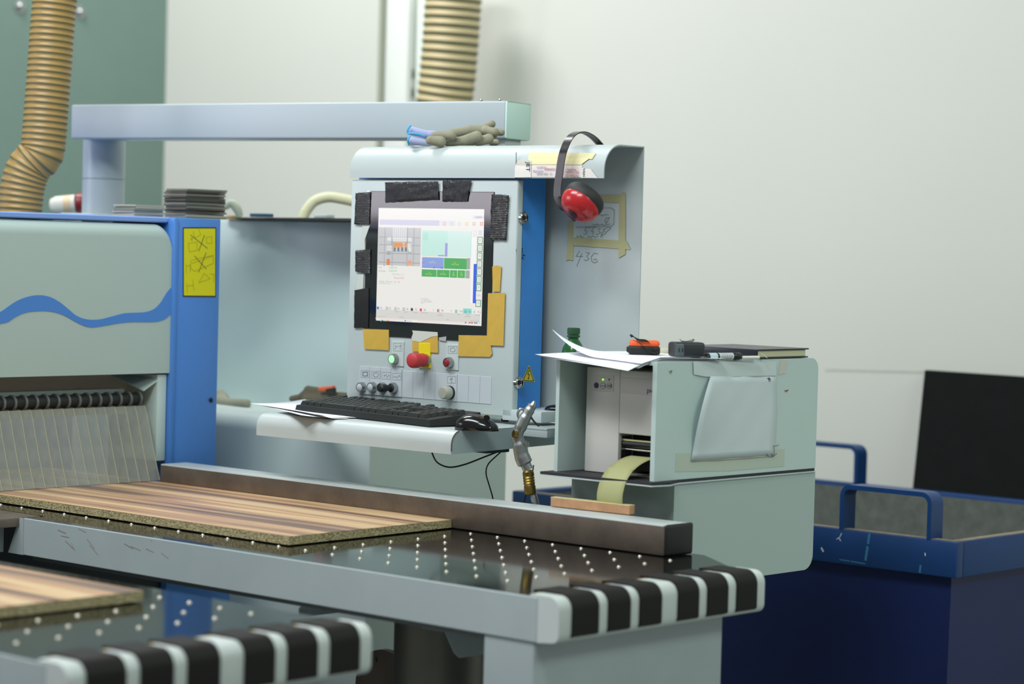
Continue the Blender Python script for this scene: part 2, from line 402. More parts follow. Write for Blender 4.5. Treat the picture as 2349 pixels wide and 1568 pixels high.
# scuffs on the rail
bm = B(); RL = lambda x, y: HX(3.2856, x, y)
for s_l, w in (([(133, 1215), (150, 1222)], .0022), ([(140, 1228), (158, 1232)], .0016), ([(150, 1240), (168, 1258)], .002), ([(163, 1245), (172, 1262)], .0014), ([(200, 1236), (216, 1258)], .0018), ([(205, 1250), (225, 1272)], .0013), ([(285, 1246), (305, 1258)], .002), ([(300, 1252), (322, 1262)], .0015), ([(335, 1258), (352, 1266)], .0013), ([(370, 1268), (386, 1280)], .0012), ([(345, 1238), (349, 1242)], .001), ([(180, 1212), (196, 1220)], .0013)):
    bm = B(); ribbon(bm, RL, s_l, w, (.0004, 0, 0)); obj('scuff_mark', bm, mat('brown_scuff', '#8a837a', .8), t1, smooth=0)
# fence
r = empty('guide_fence', (3.987, 3.9, .921), 'long dark steel guide fence with a pale top lying along the table', 'fence')
bm = B(); box(bm, (3.943, 3.112, .9215), (4.03, 4.74, .986), .003, 2)
for f in bm.faces:
    if f.calc_center_median().z > .984: f.material_index = 1
obj('fence_bar', bm, [steel, steelL], r, label='dark stained steel bar with pale top')
bm = B(); box(bm, (3.941, 3.104, .9213), (4.033, 3.113, .987), .006, 3); obj('end_plug', bm, blackm, r, label='black plastic end plug')

# boards
def board(name, poly, z0, label):
    r = empty(name, (poly[0][0], poly[0][1], z0), label, 'board')
    obj('core', slab(B(), [(x, y, z0 + .0008) for x, y in poly], (0, 0, .0172)), chipM, r, label='greenish tan chipboard edge', smooth=0)
    obj('laminate', slab(B(), [(x, y, z0 + .018) for x, y in poly], (0, 0, .0008)), lamM, r, label='brown and beige striped wood laminate', smooth=0)
board('striped_board', [(3.428, 3.700), (3.942, 3.720), (3.942, 5.2), (3.428, 5.2)], .922, 'striped wood laminate chipboard panel against the fence under the strip curtain')
board('striped_board', [(2.0, 3.262), (2.690, 3.272), (2.690, 4.39), (2.0, 4.39)], .922, 'striped wood laminate chipboard panel at lower left on the nearest table')

# lumber on fence
r = empty('wood_offcut', (4.0, 3.4, .987), 'small narrow wood offcut lying on the fence under the label strip', 'wood')
ry = -.055; Mx = Matrix.Translation((4.034, 3.385, .9875)) @ Matrix.Rotation(.05, 4, 'Z')
obj('wood_block', box(B(), (-.012, -.108, 0), (.008, .108, .0185), .0008, 1, M=Mx), mat('reddish_wood', '#b98b66', .6, var=.2, vscale=30), r)
obj('wood_top', box(B(), (-.012, -.108, .0187), (.008, .108, .0205), 0, M=Mx), mat('pale_raw_edge', '#cbbf8c', .8, var=.1, vscale=60), r, label='pale raw edge along the top')

# ================================================================== PANEL SAW
r = saw = empty('panel_saw', (3.2, 4.9, 0), 'blue and grey-green beam saw with wavy blue stripe at the left', 'saw')
YH = 4.80
xr = HY(YH, 393, 700).x
# hood: rounded top edge (Y/Z profile) and rounded right end corner
bm = B(); z0, z1 = HY(YH, 200, 860).z, 1.592; rr = .035
prof = [(YH, z0), (YH, z1 - rr)] + arc(YH + rr, z1 - rr, rr, 180, 90, 8)[1:] + [(YH + .32, z1), (YH + .32, z1 - .02), (YH + .05, z1 - .02), (YH + .02, z1 - .05), (YH + .02, z0)]
rings = []
xs = [1.9, 3.0] + [xr - .04 + .04 * math.sin(math.radians(a)) for a in range(0, 91, 10)]
prev = None
for i, x in enumerate(xs):
    dz = 0 if i < 2 else .04 * (1 - math.cos(math.radians((i - 2) * 10)))
    ring = [bm.verts.new((x, y, z - (dz if z > z1 - .06 else 0))) for y, z in prof]
    if prev:
        for k in range(len(ring)): k2 = (k+1) % len(ring); bm.faces.new((prev[k], prev[k2], ring[k2], ring[k]))
    else: bm.faces.new(ring[::-1])
    prev = ring
bm.faces.new(prev)
obj('hood', bm, mat('hood_coat', '#aabcb7', .5, bump=.12, bscale=500), r, label='grey-green hood with rounded top edge', smooth=45)
def c4(x, y): return (x / 3.267, 420 + y / 3.267)
top = [(-700, 700), (-520, 900), (-330, 1010), (-150, 1020), (0, 965), (60, 925), (130, 880), (210, 850), (290, 838), (370, 850), (440, 885), (510, 940), (570, 990), (630, 1015), (690, 1023), (760, 1018), (850, 995), (930, 975), (1010, 970), (1090, 965), (1150, 945), (1200, 900), (1250, 820), (1290, 775)]
bot = [(1290, 968), (1250, 1010), (1210, 1030), (1150, 1040), (1080, 1040), (1000, 1040), (900, 1048), (800, 1065), (700, 1080), (640, 1072), (570, 1040), (480, 990), (400, 965), (310, 957), (200, 968), (120, 1000), (60, 1040), (0, 1053), (-150, 1090), (-330, 1080), (-520, 990), (-700, 800)]
dense = lambda L: [v for v in catmull([Vector((a, b, 0)) for a, b in L], 4)]
T, Bt = dense(top), dense(bot[::-1])
n = 110
def samp(L, t):
    s = t * (len(L) - 1); i = min(int(s), len(L) - 2); return L[i].lerp(L[i+1], s - i)
def byx(L, x):
    for a, b in zip(L, L[1:]):
        if a.x <= x <= b.x and b.x > a.x: return a.y + (b.y - a.y) * (x - a.x) / (b.x - a.x)
    return L[0].y if x < L[0].x else L[-1].y
g = [[HY(YH - .0012, *c4(x, byx(L, x))) for x in [-690 + (1288 + 690) * i / n for i in range(n + 1)]] for L in (T, Bt)]
obj('wave_stripe', sheet(B(), g, (0, .001, 0)), blue, r, label='blue wavy painted stripe', smooth=0)
# recess, lintel, rod and curtain
obj('recess_panel', box(B(), (1.9, YH + .13, 1.10), (xr - .004, YH + .15, z0 + .12)), mat('brown_grey_recess', '#c2b8a6', .7), r)
obj('lintel_bar', box(B(), (1.9, YH + .07, 1.148), (3.93, YH + .10, 1.17), .004), mat('lintel_grey', '#97a09b', .45), r)
cu = obj('curtain_rod', sweep(B(), [(1.9, YH + .04, 1.145), (3.955, YH + .04, 1.145)], .016, 16) and bm if False else (lambda b: (sweep(b, [(1.9, YH + .04, 1.145), (3.955, YH + .04, 1.145)], .016, 16), b)[1])(B()), blackm, r, label='black rod holding the curtain strips')
strip = bpy.data.materials.new('clear_pvc'); strip.use_nodes = True
nt = strip.node_tree; b = nt.nodes['Principled BSDF']; b.inputs['Base Color'].default_value = lin('#a3a69b'); b.inputs['Roughness'].default_value = .22; b.inputs['Alpha'].default_value = .42; b.inputs['Specular IOR Level'].default_value = .8
tc = nt.nodes.new('ShaderNodeTexCoord'); nn = nt.nodes.new('ShaderNodeTexNoise'); mp = nt.nodes.new('ShaderNodeMapping'); mp.inputs['Scale'].default_value = (6, 6, 2); nn.inputs['Scale'].default_value = 9; nn.inputs['Detail'].default_value = 6
rp = nt.nodes.new('ShaderNodeMapRange'); rp.inputs[3].default_value = .22; rp.inputs[4].default_value = .60
nt.links.new(tc.outputs['Object'], mp.inputs[0]); nt.links.new(mp.outputs[0], nn.inputs['Vector']); nt.links.new(nn.outputs['Fac'], rp.inputs[0]); nt.links.new(rp.outputs[0], b.inputs['Alpha'])
edge = mat('yellowed_pvc_edge', '#c9c2a4', .4, alpha=.8)
x = 3.955; w_ = .0325; k = 0
while x > 2.1:
    bm = B(); g = []
    tw = random.uniform(-.0025, .0025)
    for i in range(9):
        t = i / 8; z = 1.128 - .1855 * t; y = YH + .022 - .068 * t ** .8 + .006 * math.sin(t * 3)
        row = []
        for j in range(4):
            s = j / 3; row.append(Vector((x - w_ * (1 - s) * 1.03 + tw * t, y - .0016 * s + (.0006 if j in (1, 2) else 0), z)))
        g.append(row)
    sheet(bm, g, (0, .0012, 0))
    # thickened visible edges
    sweep(bm, [row[3] + Vector((0, -.0004, 0)) for row in g], .0007, 5, mi=1)
    obj('curtain_strip', bm, [strip, edge], r, smooth=60)
    if k < 22:
        bm = B(); sweep(bm, [(x - .006, YH + .04, 1.145), (x - .012, YH + .04, 1.145)], .020, 14); obj('strip_clip', bm, mat('clip_grey', '#6f7470', .35, metal=.3), r)
    x -= w_; k += 1
# side bracket under hood
bm = B(); box(bm, (3.985, YH + .008, .985), (xr - .003, YH + .15, z0 - .004), .003)
slab(bm, [(3.986, YH + .01, 1.19), (3.986, YH + .14, 1.20), (3.93, YH + .14, 1.20), (3.95, YH + .02, 1.165)], (0, 0, .004))
obj('side_bracket', bm, grey2, r, label='grey-green end bracket beside the curtain')
# post
xa, xb = HY(YH, 399, 501).x - .004, HY(YH, 507, 501).x
bm = B(); zt = HY(YH, 450, 501).z
box(bm, (xa + .004, YH, .62), (xb, YH + .25, zt), .003); 
obj('post', bm, blue, r, label='tall blue post with yellow warning sticker')
bm = B(); box(bm, (xa, YH - .006, .95), (xa + .016, YH + .02, zt), .004, 2); obj('post_flange', bm, blue, r)
bm = B(); box(bm, (4.024, YH + .004, .0), (4.244, YH + .25, .80), .003); obj('post_foot', bm, blue, r)
bm = B(); box(bm, (2.2, YH + .02, 1.596), (xa + .01, YH + .45, zt + .001), .003, 1); obj('top_plate', bm, mat('lit_blue_plate', '#7f9fe0', .35), r, label='blue top plate, coloured lighter as if lit')  # blue coat made paler here, light on the plate painted into its colour
p = HY(YH - .001, 484, 917); bm = B(); lathe(bm, p, (0, -1, 0), [(.0062, 0), (.0062, .002), (.004, .003), (0, .003)], 16); obj('hole_plug', bm, blackp, r, label='black hole plug')
# sticker
st = lambda x, y: HY(YH - .0012, x, y)
stk = obj('warning_sticker', slab(B(), [st(420, 521), st(496, 521), st(495, 681), st(420, 680)], (0, .0008, 0)), mat('sticker_border', '#1e2420', .5), r, smooth=0)
st2 = lambda x, y: HY(YH - .0018, x, y)
obj('sticker_face', slab(B(), [st2(422, 524), st2(494, 524), st2(493.5, 678), st2(422, 677.5)], (0, .0006, 0)), mat('sticker_yellow', '#dbd400', .5), stk, label='yellow face with crossed-out drawings', smooth=0)
bm = B(); st3 = lambda x, y: HY(YH - .0024, x, y); off = (0, .0005, 0)
def s4(pts): return [c4(*p) for p in pts]
for ln in ([(1430, 388), (1555, 488)], [(1532, 390), (1490, 508)], [(1458, 545), (1546, 642)], [(1545, 520), (1490, 665)]): ribbon(bm, st3, s4(ln), .0013, off)
for ln in ([(1412, 450), (1420, 515), (1480, 500), (1475, 440), (1412, 450)], [(1448, 360), (1460, 410), (1505, 385), (1490, 345)], [(1548, 405), (1548, 450), (1588, 448), (1588, 400), (1548, 405)],
           [(1430, 580), (1500, 560), (1600, 540), (1598, 600), (1460, 660), (1430, 640), (1430, 580)], [(1440, 600), (1590, 545)], [(1395, 610), (1398, 680)], [(1490, 745), (1530, 675), (1575, 715), (1490, 745)], [(1575, 680), (1605, 680), (1600, 740)], [(1400, 750), (1405, 820)], [(1445, 725), (1455, 805)], [(1405, 770), (1452, 765)], [(1400, 620), (1425, 612), (1425, 668)], [(1436, 408), (1430, 420), (1440, 428), (1444, 412), (1436, 408)]):
    ribbon(bm, st3, s4(ln), .0007, off, 1)
obj('sticker_drawing', bm, [ink, mat('faint_sticker_line', '#8f9413', .6)], stk, smooth=0)
# saw table steel, apron, base
obj('saw_bed', box(B(), (2.86, 4.435, .900), (3.345, 4.80, .9205), .002), steel, r, label='dark steel saw bed between the tables')
obj('saw_bed_side', box(B(), (1.9, 4.80, .88), (4.0, 5.3, .9195), .002), steel, r)
obj('front_apron', box(B(), (2.83, 4.49, .838), (3.284, 4.51, .895)), greyd, r)
obj('machine_base', box(B(), (1.9, 4.82, .05), (4.02, 5.4, .878)), mat('dark_machine_base', '#2a2f33', .6), r)
obj('rear_frame', box(B(), (2.0, 5.30, .88), (4.10, 5.9, 1.58), .004), blue, r)

# ================================================================== SIDE CABINET behind console
r = empty('side_cabinet', (4.8, 4.9, 0), 'large grey-green machine cabinet with a shelf behind the keyboard tray', 'cabinet')
XB, XL = 4.70, 4.42; zs = 1.085
XK = 4.95; yE = HX(XK, 1160, 1080).y
bm = B(); box(bm, (XB, yE + .004, zs - .01), (XK - .004, 6.2, 1.616), .004); obj('upper_housing', bm, mat('pale_green_housing', '#c8dbd8', .5, bump=.1, bscale=500), r)
bm = B(); rr = .045
prof = [(XK, .03), (XL, .03), (XL, zs - rr)] + arc(XL + rr, zs - rr, rr, 180, 90, 8)[1:] + [(XK, zs)]
prof = [(a, b) for a, b in prof]
bmv = B(); P0 = [Vector((a, yE, b)) for a, b in prof]; P1 = [Vector((a, 6.2, b)) for a, b in prof]; frustum(bmv, P0, P1); obj('lower_housing', bmv, mat('dim_grey_green_coat', '#c5d3cd', .5, bump=.1, bscale=500), r, label='lower body with rounded shelf edge', smooth=45)
# overhanging sheet on top
bm = B(); A = HZ(1.622, 556, 500); 
slab(bm, [(XB - .02, 5.36, 1.617), (XB - .17, 4.80, 1.617), (XB - .18, 4.50, 1.617), (XK - .02, 4.50, 1.617), (XK - .02, 5.42, 1.617)], (0, 0, .006))
obj('hardboard_sheet', bm, mat('dark_hardboard', '#4b4740', .8, var=.3, vscale=20), label='thin dark board overhanging the top of the grey-green cabinet', cat='board')
# clutter: cream hose loop and items
cream = mat('cream_hose', '#cfcfae', .7, bump=.5, bscale=90)
cp = [at(7.05, *p) for p in ((695, 500), (703, 482), (722, 461), (752, 452), (785, 456), (812, 462), (840, 470))]
bm = B(); sweep(bm, catmull(cp, 8), .0155, 14); obj('flexible_hose', bm, cream, label='cream bent flexible hose on cabinet top beside the console', cat='hose')
cp = [at(6.95, *p) for p in ((516, 478), (530, 466), (543, 478), (551, 497))]
bm = B(); sweep(bm, catmull(cp, 6), [.004 + .009 * math.sin(.3 + 2.2 * i / 18) for i in range(19)], 10); obj('rag', bm, mat('pale_green_rag', '#c4cdb8', .85, bump=.6, bscale=60), label='crumpled pale rag beside the tall cardboard stack', cat='rag')
for (px, py, w, h, c, nm, lb) in ((597, 496, .07, .01, '#3f6f88', 'blue_scrap', 'small blue scrap on the dark board'), (741, 494, .055, .012, '#cfe0dd', 'plastic_scrap', 'small clear white scrap on the dark board below the cream hose'), (533, 497, .03, .012, '#c2a67c', 'wood_scrap', 'small tan wood scrap right of the tall cardboard stack')):
    p = at(6.8 if px > 560 else 7.0, px, py); bm = B(); zb = 1.6235 if px > 560 else 1.6165
    box(bm, (p.x - .01, p.y - w/2, zb), (p.x + .02, p.y + w/2, zb + h), .003)
    obj(nm, bm, mat(nm, c, .7), label=lb, cat='scrap')

# stacks of dark cards, each card its own thing
cardm = [mat('card_%s' % n, c, .75) for n, c in (('dark', '#4c4a42'), ('olive', '#77786a'), ('pale', '#a3a193'), ('brown', '#5f554c'))]
def card_stack(px0, px1, py_b, n, dz, X0, label, group, pale=False, depth=.088, z00=None):
    for k in range(n):
        c = (px0 + px1) / 2; a = HY(X0, px0, py_b); b = HY(X0, px1, py_b); z = z00 + k * dz
        jx, jy = random.uniform(-.004, .004), random.uniform(-.004, .004); bm = B()
        if k > n - 3: jx += .005
        M = Matrix.Translation(((a.x + b.x) / 2 + jx, X0 + depth / 2 + jy, z)) @ Matrix.Rotation(random.uniform(-.03, .03), 4, 'Z')
        box(bm, (-(b.x - a.x) / 2, -depth / 2, 0), ((b.x - a.x) / 2, depth / 2, dz * random.uniform(.8, .97)), 0, M=M)
        lb = label[0] if 0 < k < n - 1 else (label[1] if k == n - 1 else label[2])
        obj('card', bm, cardm[(2 if pale and k % 3 else random.choice((0, 0, 1, 1, 3, 2)))], label=lb, cat='card', group=group, smooth=0)
card_stack(426, 516, 498, 17, .0046, 4.90, ('thin grey card in the middle of the tall stack on the blue post', 'topmost grey card of the tall stack on the blue post', 'lowest grey card of the tall stack on the blue post'), 'cards in the tall stack', z00=zt + .001)
card_stack(309, 376, 497, 6, .0052, 4.90, ('thin pale card inside the low stack left of the tall one', 'topmost pale card of the low stack left of the tall one', 'lowest pale card of the low stack left of the tall one'), 'cards in the low stack', pale=True, z00=zt + .0015)

# lying cartridge with red end
r = empty('sealant_cartridge', (3.7, 5.15, 1.61), 'white cartridge with a red end lying behind the blue top plate', 'cartridge')
a = Vector((3.80, 5.10, zt + .027)); pA = at(7.2, 114, 472); pB = at(7.2, 182, 466); d = (pB - pA).normalized()
bm = B(); lathe(bm, pA, d, [(.010, 0), (.020, .004), (.0235, .012), (.027, .02), (.027, .078)], 20); obj('tube', bm, mat('cartridge_white', '#d4d4c9', .5), r)
bm = B(); lathe(bm, pA + d * .044, d, [(.0273, 0), (.0273, .022)], 20); obj('label_band', bm, mat('cartridge_band', '#d6bf9d', .5), r, label='tan label band')
bm = B(); lathe(bm, pA + d * .078, d, [(.026, 0), (.0305, .006), (.0305, .03), (.024, .04)], 20); obj('end_cap', bm, mat('dark_red_cap', '#7c1f26', .4), r, label='dark red end cap')

# ================================================================== CONTROL ARM
r = empty('support_arm', (4.32, 5.35, 1.5), 'pale grey swivel arm on a round column above the console', 'arm')
a0, a1 = at(6.72, 163, 240), at(6.02, 1160, 231); dirv = Vector((a0.x - a1.x, a0.y - a1.y, 0)).normalized(); side = Vector((dirv.y, -dirv.x, 0))
if side.x < 0: side = -side
zt0 = (a0.z + a1.z) / 2; Lw, Hh = .125, .094
bm = B(); c0 = Vector((a1.x, a1.y, zt0)); Ln = (Vector((a0.x, a0.y, 0)) - Vector((a1.x, a1.y, 0))).length
Marm = axes(c0, dirv, Vector((0, 0, 1)).cross(dirv))   # x along arm, z up
sgn = 1 if (Marm.to_3x3() @ Vector((0, 1, 0))).dot(side) > 0 else -1
box(bm, (0, 0, -Hh), (Ln, sgn * Lw, 0), .005, 3, M=Marm); obj('beam', bm, mat('arm_coat', '#abb6bb', .4, bump=.25, bscale=700), r, label='long pale blue-grey beam')
bm = B(); box(bm, (-.003, sgn * .002, -Hh + .001), (.001, sgn * (Lw - .002), -.001), .004, 2, M=Marm); obj('end_plate', bm, mat('end_plate_green_light', '#c6e4da', .45), r, label='end plate coloured as if in green light')  # green light on the arm end is painted into the plate colour
cx = at(6.84, 238, 400); zc = [HX(cx.x, 238, y).z for y in (322, 411, 491)]
bm = B(); sweep(bm, [(cx.x, cx.y, 1.30), (cx.x, cx.y, zc[1] - .0015)], .0595, 40); sweep(bm, [(cx.x, cx.y, zc[1] - .0015), (cx.x, cx.y, zc[1] + .0015)], .057, 40); sweep(bm, [(cx.x, cx.y, zc[1] + .0015), (cx.x, cx.y, zt0 - Hh + .001)], .0595, 40)
obj('column', bm, mat('column_coat', '#aebac0', .35), r, label='round column with a joint line')
bm = B(); lathe(bm, (cx.x - .03, cx.y + .02, zt - .01), (0, 0, 1), [(.085, 0), (.085, .018), (.08, .021)], 32); obj('column_flange', bm, grey, r)
p = Marm @ Vector((.04, sgn * .05, 0)); 
for dx_ in (.045, .10):
    p = Marm @ Vector((dx_, sgn * .05, 0)); bm = B(); lathe(bm, p, (0, 0, 1), [(.004, 0), (.004, .006), (.002, .008), (0, .008)], 10); obj('cap_screw', bm, chrome, r)
bm = B(); p = Marm @ Vector((.02, sgn * .065, 0)); box(bm, (-.02, sgn * .02, -Hh - .16), (.10, sgn * .10, -Hh + .002), .003, M=Marm @ Matrix.Translation((.03, 0, 0))); obj('neck', bm, grey, r)

# ================================================================== CONSOLE
YAW = math.radians(2.1); CO = Vector((4.2, 4.055, 1.14))
r = con = empty('control_console', CO, 'grey control console with a touch screen, push buttons and keyboard tray', 'console', rz=YAW)
CM = ROOTM[con.name]; CR = CM.to_3x3(); CI = CM.inverted()
def hc(lx, x, y):
    "pixel -> console-local point on the plane local x = lx"
    n = CR @ Vector((1, 0, 0)); o = CM @ Vector((lx, 0, 0)); d = ray(x, y); return CI @ (CAM + d * ((o - CAM).dot(n) / d.dot(n)))
def wc(lx, x, y): return CM @ hc(lx, x, y)
def cobj(name, bm, m, parent=None, **kw):
    bm.transform(CM); return obj(name, bm, m, parent or con, **kw)
tl, br = hc(0, 808, 412), hc(0, 1172, 963); yl, yr = hc(0, 800, 670).y, hc(0, 1181, 700).y; ztop, zbot = hc(0, 1000, 412).z, hc(0, 985, 941).z
# panel door: thin box, then blue body
bm = B(); box(bm, (0, yr, zbot), (.022, yl, ztop), .004, 3); cobj('front_panel', bm, grey, label='pale grey front panel')
bm = B(); box(bm, (.023, yr + .002, zbot + .008), (.105, yl - .004, ztop + .02)); cobj('blue_body', bm, blue2, label='blue side of the console body')
# roof shell
ye = hc(-.004, 1386, 400).y; zl = ztop + .004; zr = 1.797 - CO.z; rr = .062
out = [(-.006, zl)] + arc(-.006 + rr, zr - rr, rr, 180, 90, 10) + [(.145, zr), (.145, 1.17 - CO.z)]
inn = [(.142, 1.17 - CO.z), (.142, zr - .003)] + arc(-.006 + rr, zr - rr, rr - .003, 90, 180, 10) + [(-.003, zl)]
bm = B(); prism(bm, out + inn, 1, ye, yl)
# split lower back plate above: keep one Gamma-shaped sheet
cobj('roof_shell', bm, mat('shell_coat', '#b0bbbb', .42, bump=.3, bscale=700), label='curved roof with a back plate', smooth=50)
bm = B(); yj = hc(-.007, 1183, 380).y; box(bm, (-.0068, yj - .0008, zl), (-.0058, yj + .0008, zl + .06)); cobj('joint_line', bm, inkg)
# glass front + screen
G = lambda x, y: hc(-.0015, x, y)
a, b = G(843, 439), G(1118, 781); yg0, yg1, zg0, zg1 = G(1130, 600).y, G(838, 600).y, G(975, 777).z, G(990, 439).z
bezel = cobj('screen_glass', box(B(), (-.0025, yg0, zg0), (.002, yg1, zg1), .001, 1), mat('black_screen_glass', '#15161a', .06, spec=.7), label='black glass around the display')
scr = B(); L8 = lambda x, y, lx=-.0032: hc(lx, 860 + x / 5.407, 470 + y / 5.407)
smats = []; sidx = {}
def sm(c, s=.92):
    if c not in sidx: sidx[c] = len(smats); smats.append(emis('display_' + c[1:], c, s))
    return sidx[c]
sy0, sy1 = (L8(1360, 50).y + L8(1315, 1500).y) / 2, (L8(50, 40).y + L8(10, 1430).y) / 2; sz1, sz0 = L8(700, 44).z, L8(660, 1465).z
box(scr, (-.0032, sy0, sz0), (-.0026, sy1, sz1), 0, mi=sm('#f7f5f0'))
lay = [0]
def sr(x0, y0, x1, y1, c):
    lay[0] += 1; lx = -.0034 - lay[0] * 6e-6
    a, b = L8(x0, y0), L8(x1, y1); slab(scr, [(lx, a.y, a.z), (lx, b.y, a.z), (lx, b.y, b.z), (lx, a.y, b.z)], (.0001, 0, 0), sm(c))
def stx(s, x, y, h, c, sx=1.0):
    "text with baseline-left at crop pixel, cap height h crop px"
    lay[0] += 1; p = L8(x, y, -.0036 - lay[0] * 6e-6); add_text(scr, s, h * .000195 * 1.42, axes((p.x, p.y, p.z), (0, -1, 0), (0, 0, 1)), sm(c), sx, 0)
sr(50, 44, 1358, 62, '#c9c9ec'); sr(60, 178, 800, 258, '#d9d8ec'); sr(800, 190, 1000, 258, '#eeedf6')
sr(1218, 130, 1354, 172, '#e3e2f0'); stx('HOLZMA', 1252, 160, 18, '#7b7b8c', .9)
for xx, c in ((862, '#e8b8c0'), (955, '#bfe3cd'), (1046, '#dfe0e4'), (1137, '#f3d8a0'), (1230, '#efb9b0'), (1322, '#f09a9a')):
    sr(xx - 17, 212, xx + 17, 255, c); sr(xx - 9, 222, xx + 9, 245, '#f7f5f0')
# machine picture
sr(46, 275, 562, 760, '#cfd0d2')
for xx in (120, 218, 400, 480): sr(xx, 280, xx + 3, 758, '#bcbdc0')
for yy in (400, 495, 600, 712): sr(46, yy, 560, yy + 3, '#b3b4b7')
sr(222, 280, 398, 400, '#e6e7ea')
for xx in range(240, 400, 26): sr(xx, 282, xx + 2, 398, '#c5c6cb')
sr(155, 398, 458, 450, '#edeeec'); sr(208, 395, 216, 490, '#7fa6cf'); sr(400, 395, 408, 470, '#7fa6cf'); sr(216, 425, 400, 432, '#a9b3bd')
sr(230, 462, 345, 522, '#f3a05c'); sr(373, 458, 398, 520, '#f3a05c')
for xx in (235, 281, 328, 374): sr(xx, 524, xx + 23, 577, '#7f8288')
sr(150, 500, 208, 570, '#e2e3e0'); sr(148, 572, 198, 618, '#b0b2b4'); sr(408, 480, 448, 590, '#e6eae6'); sr(412, 555, 452, 594, '#97a99d'); sr(420, 540, 450, 584, '#eef2ee')
sr(148, 668, 186, 745, '#ec8b4f'); sr(405, 684, 460, 750, '#e9b79a'); sr(416, 706, 450, 718, '#f09a5c')
# text left
stx('Ploca', 44, 782, 20, '#9a9b98'); stx('13180/3778', 165, 786, 22, '#79c795'); stx('Kod mater.', 44, 824, 20, '#9a9b98'); stx('13180/3778', 165, 826, 22, '#79c795')
stx('SMREKA BIJELA V 18,2', 208, 866, 17, '#b9ccc0', .9); stx('Nalog 4/182', 235, 912, 24, '#eb9aa0')
stx('Operacija     Ravno  Cik    Tren    Uku.', 52, 952, 16, '#8b8f8a'); stx('UZDUZNI REZ   30/31    1      0', 50, 976, 16, '#7fcf92', .9)
# cutting plan
sr(590, 315, 1190, 645, '#bff3e4'); sr(596, 320, 900, 640, '#cdf5ea'); sr(906, 322, 1184, 642, '#dcf7f0'); sr(600, 340, 660, 440, '#bdf0e0')
sr(874, 472, 900, 640, '#a9a6e6'); sr(784, 618, 866, 636, '#a9b0e4')
stx('-------', 700, 385, 12, '#dbe9c0'); stx('--------', 1000, 500, 12, '#dbe9c0'); stx('-------', 700, 545, 12, '#dbe9c0')
sr(588, 646, 854, 786, '#93a9e8'); sr(588, 768, 726, 782, '#7b92e4'); sr(726, 768, 850, 788, '#6f78dd'); sr(862, 656, 1140, 798, '#52b565'); sr(1145, 658, 1180, 798, '#a9b5ac')
sr(588, 707, 604, 722, '#d860c8')
stx('5B', 706, 700, 14, '#e4e8c0'); stx('1260,0 X 570,0', 668, 718, 15, '#e4e8c0', .9); stx('5B', 984, 722, 15, '#e4f27c'); stx('1200,0 X 560,0', 946, 742, 16, '#e4f27c', .9); stx('6D,0 X 15,0', 748, 784, 12, '#e8e8f4')
for x0, x1, t, u in ((584, 765, 'C1', '800,0 X 505,0'), (773, 926, 'C7', '700,0 X 505,0'), (934, 1021, '6B', '400,0'), (1030, 1118, '6B', '400,0')):
    sr(x0, 796 + (x0 - 584) * .028, x1, 892 + (x0 - 584) * .03, '#52b565'); m_ = (x0 + x1) / 2
    stx(t, m_ - 10, 840, 14, '#e4f27c'); stx(u, m_ - len(u) * 3.6, 862, 14, '#e4f27c', .9)
    if x1 - x0 < 100: stx('X 505,0', m_ - 24, 880, 13, '#e4f27c', .9)
sr(1127, 810, 1176, 910, '#a9b5ac'); stx('10 T', 1134, 866, 12, '#dbe47c')
for j, s_ in enumerate(('Br.: 28  Ploca: 30', '4 x 0  1200,0 X 570,0', 'Iskoristenost: 13180/3778', 'Tip. rez')): stx(s_, 570, 1166 + j * 18, 13, '#8c93bd', .95)
# right icons and slider
sr(1204, 400, 1238, 1220, '#ffffff'); sr(1228, 730, 1253, 1218, '#3c63f0'); sr(1290, 312, 1330, 375, '#dfe3f4'); sr(1224, 312, 1262, 345, '#eeeeee'); sr(1224, 355, 1262, 388, '#eeeeee')
for j in range(9):
    if j == 7: continue
    yc = 440 + j * 97.5; xc_ = 1308 - j * 2.9; sr(xc_ - 32, yc - 46, xc_ + 32, yc + 44, '#4a9a62'); sr(xc_ - 24, yc - 37, xc_ + 24, yc + 35, '#f4f6f2')
    for q in range(2 + j % 2): sr(xc_ - 12, yc - 18 + q * 16, xc_ + 10 + (j % 3) * 3, yc - 12 + q * 16, '#b3b8b3')
stx('GO(', 1264, 1130, 24, '#b0b3b0')
# function keys
for k, (xx, ic, c) in enumerate(((82, 40, '#4a8ad8'), (190, 153, '#a9b1b4'), (296, 258, '#a9b1b4'), (404, 362, '#a9b1b4'), (512, 462, '#2a4a3a'), (620, 573, '#e05a62'), (728, 0, ''), (838, 790, '#cf3a42'), (948, 0, ''), (1064, 1012, '#58b56e'), (1176, 1128, '#8fb3dd'), (1288, 1236, '#c9dff0'))):
    yb = 1278 + k * 4.6
    if k == 10: sr(1098, 1280, 1200, 1405, '#8fe8d2')
    if ic: sr(ic - 13, yb - 20, ic + 13, yb + 16, c)
    if k == 7: stx('X', ic - 9, yb + 10, 26, '#ffffff')
    if ic and k in (1, 2, 3, 9): sr(ic - 6, yb - 12, ic + 6, yb + 8, '#eef2f4')
    stx('F%d' % (k + 1), xx - 14, yb + 10, 24, '#5a6068' if k not in (6, 8) else '#c9cac8')
    stx(('Mjenu', 'Vlastito1', 'Vlastito2', 'Vlastito3', 'Otkazivanje', 'Obris. planova', '', 'Preus.', '', 'Natrag', 'Nastavak', 'Sprava/alat')[k], xx - 42, yb + 40, 15, '#a3a5a3', .8)
    if k in (7, 10): stx('proizvodnje', xx - 60, yb + 62, 15, '#8a9a92', .85)
for yy in (1352, 1395): sr(20, yy, 1310, yy + 2, '#e2e0da')
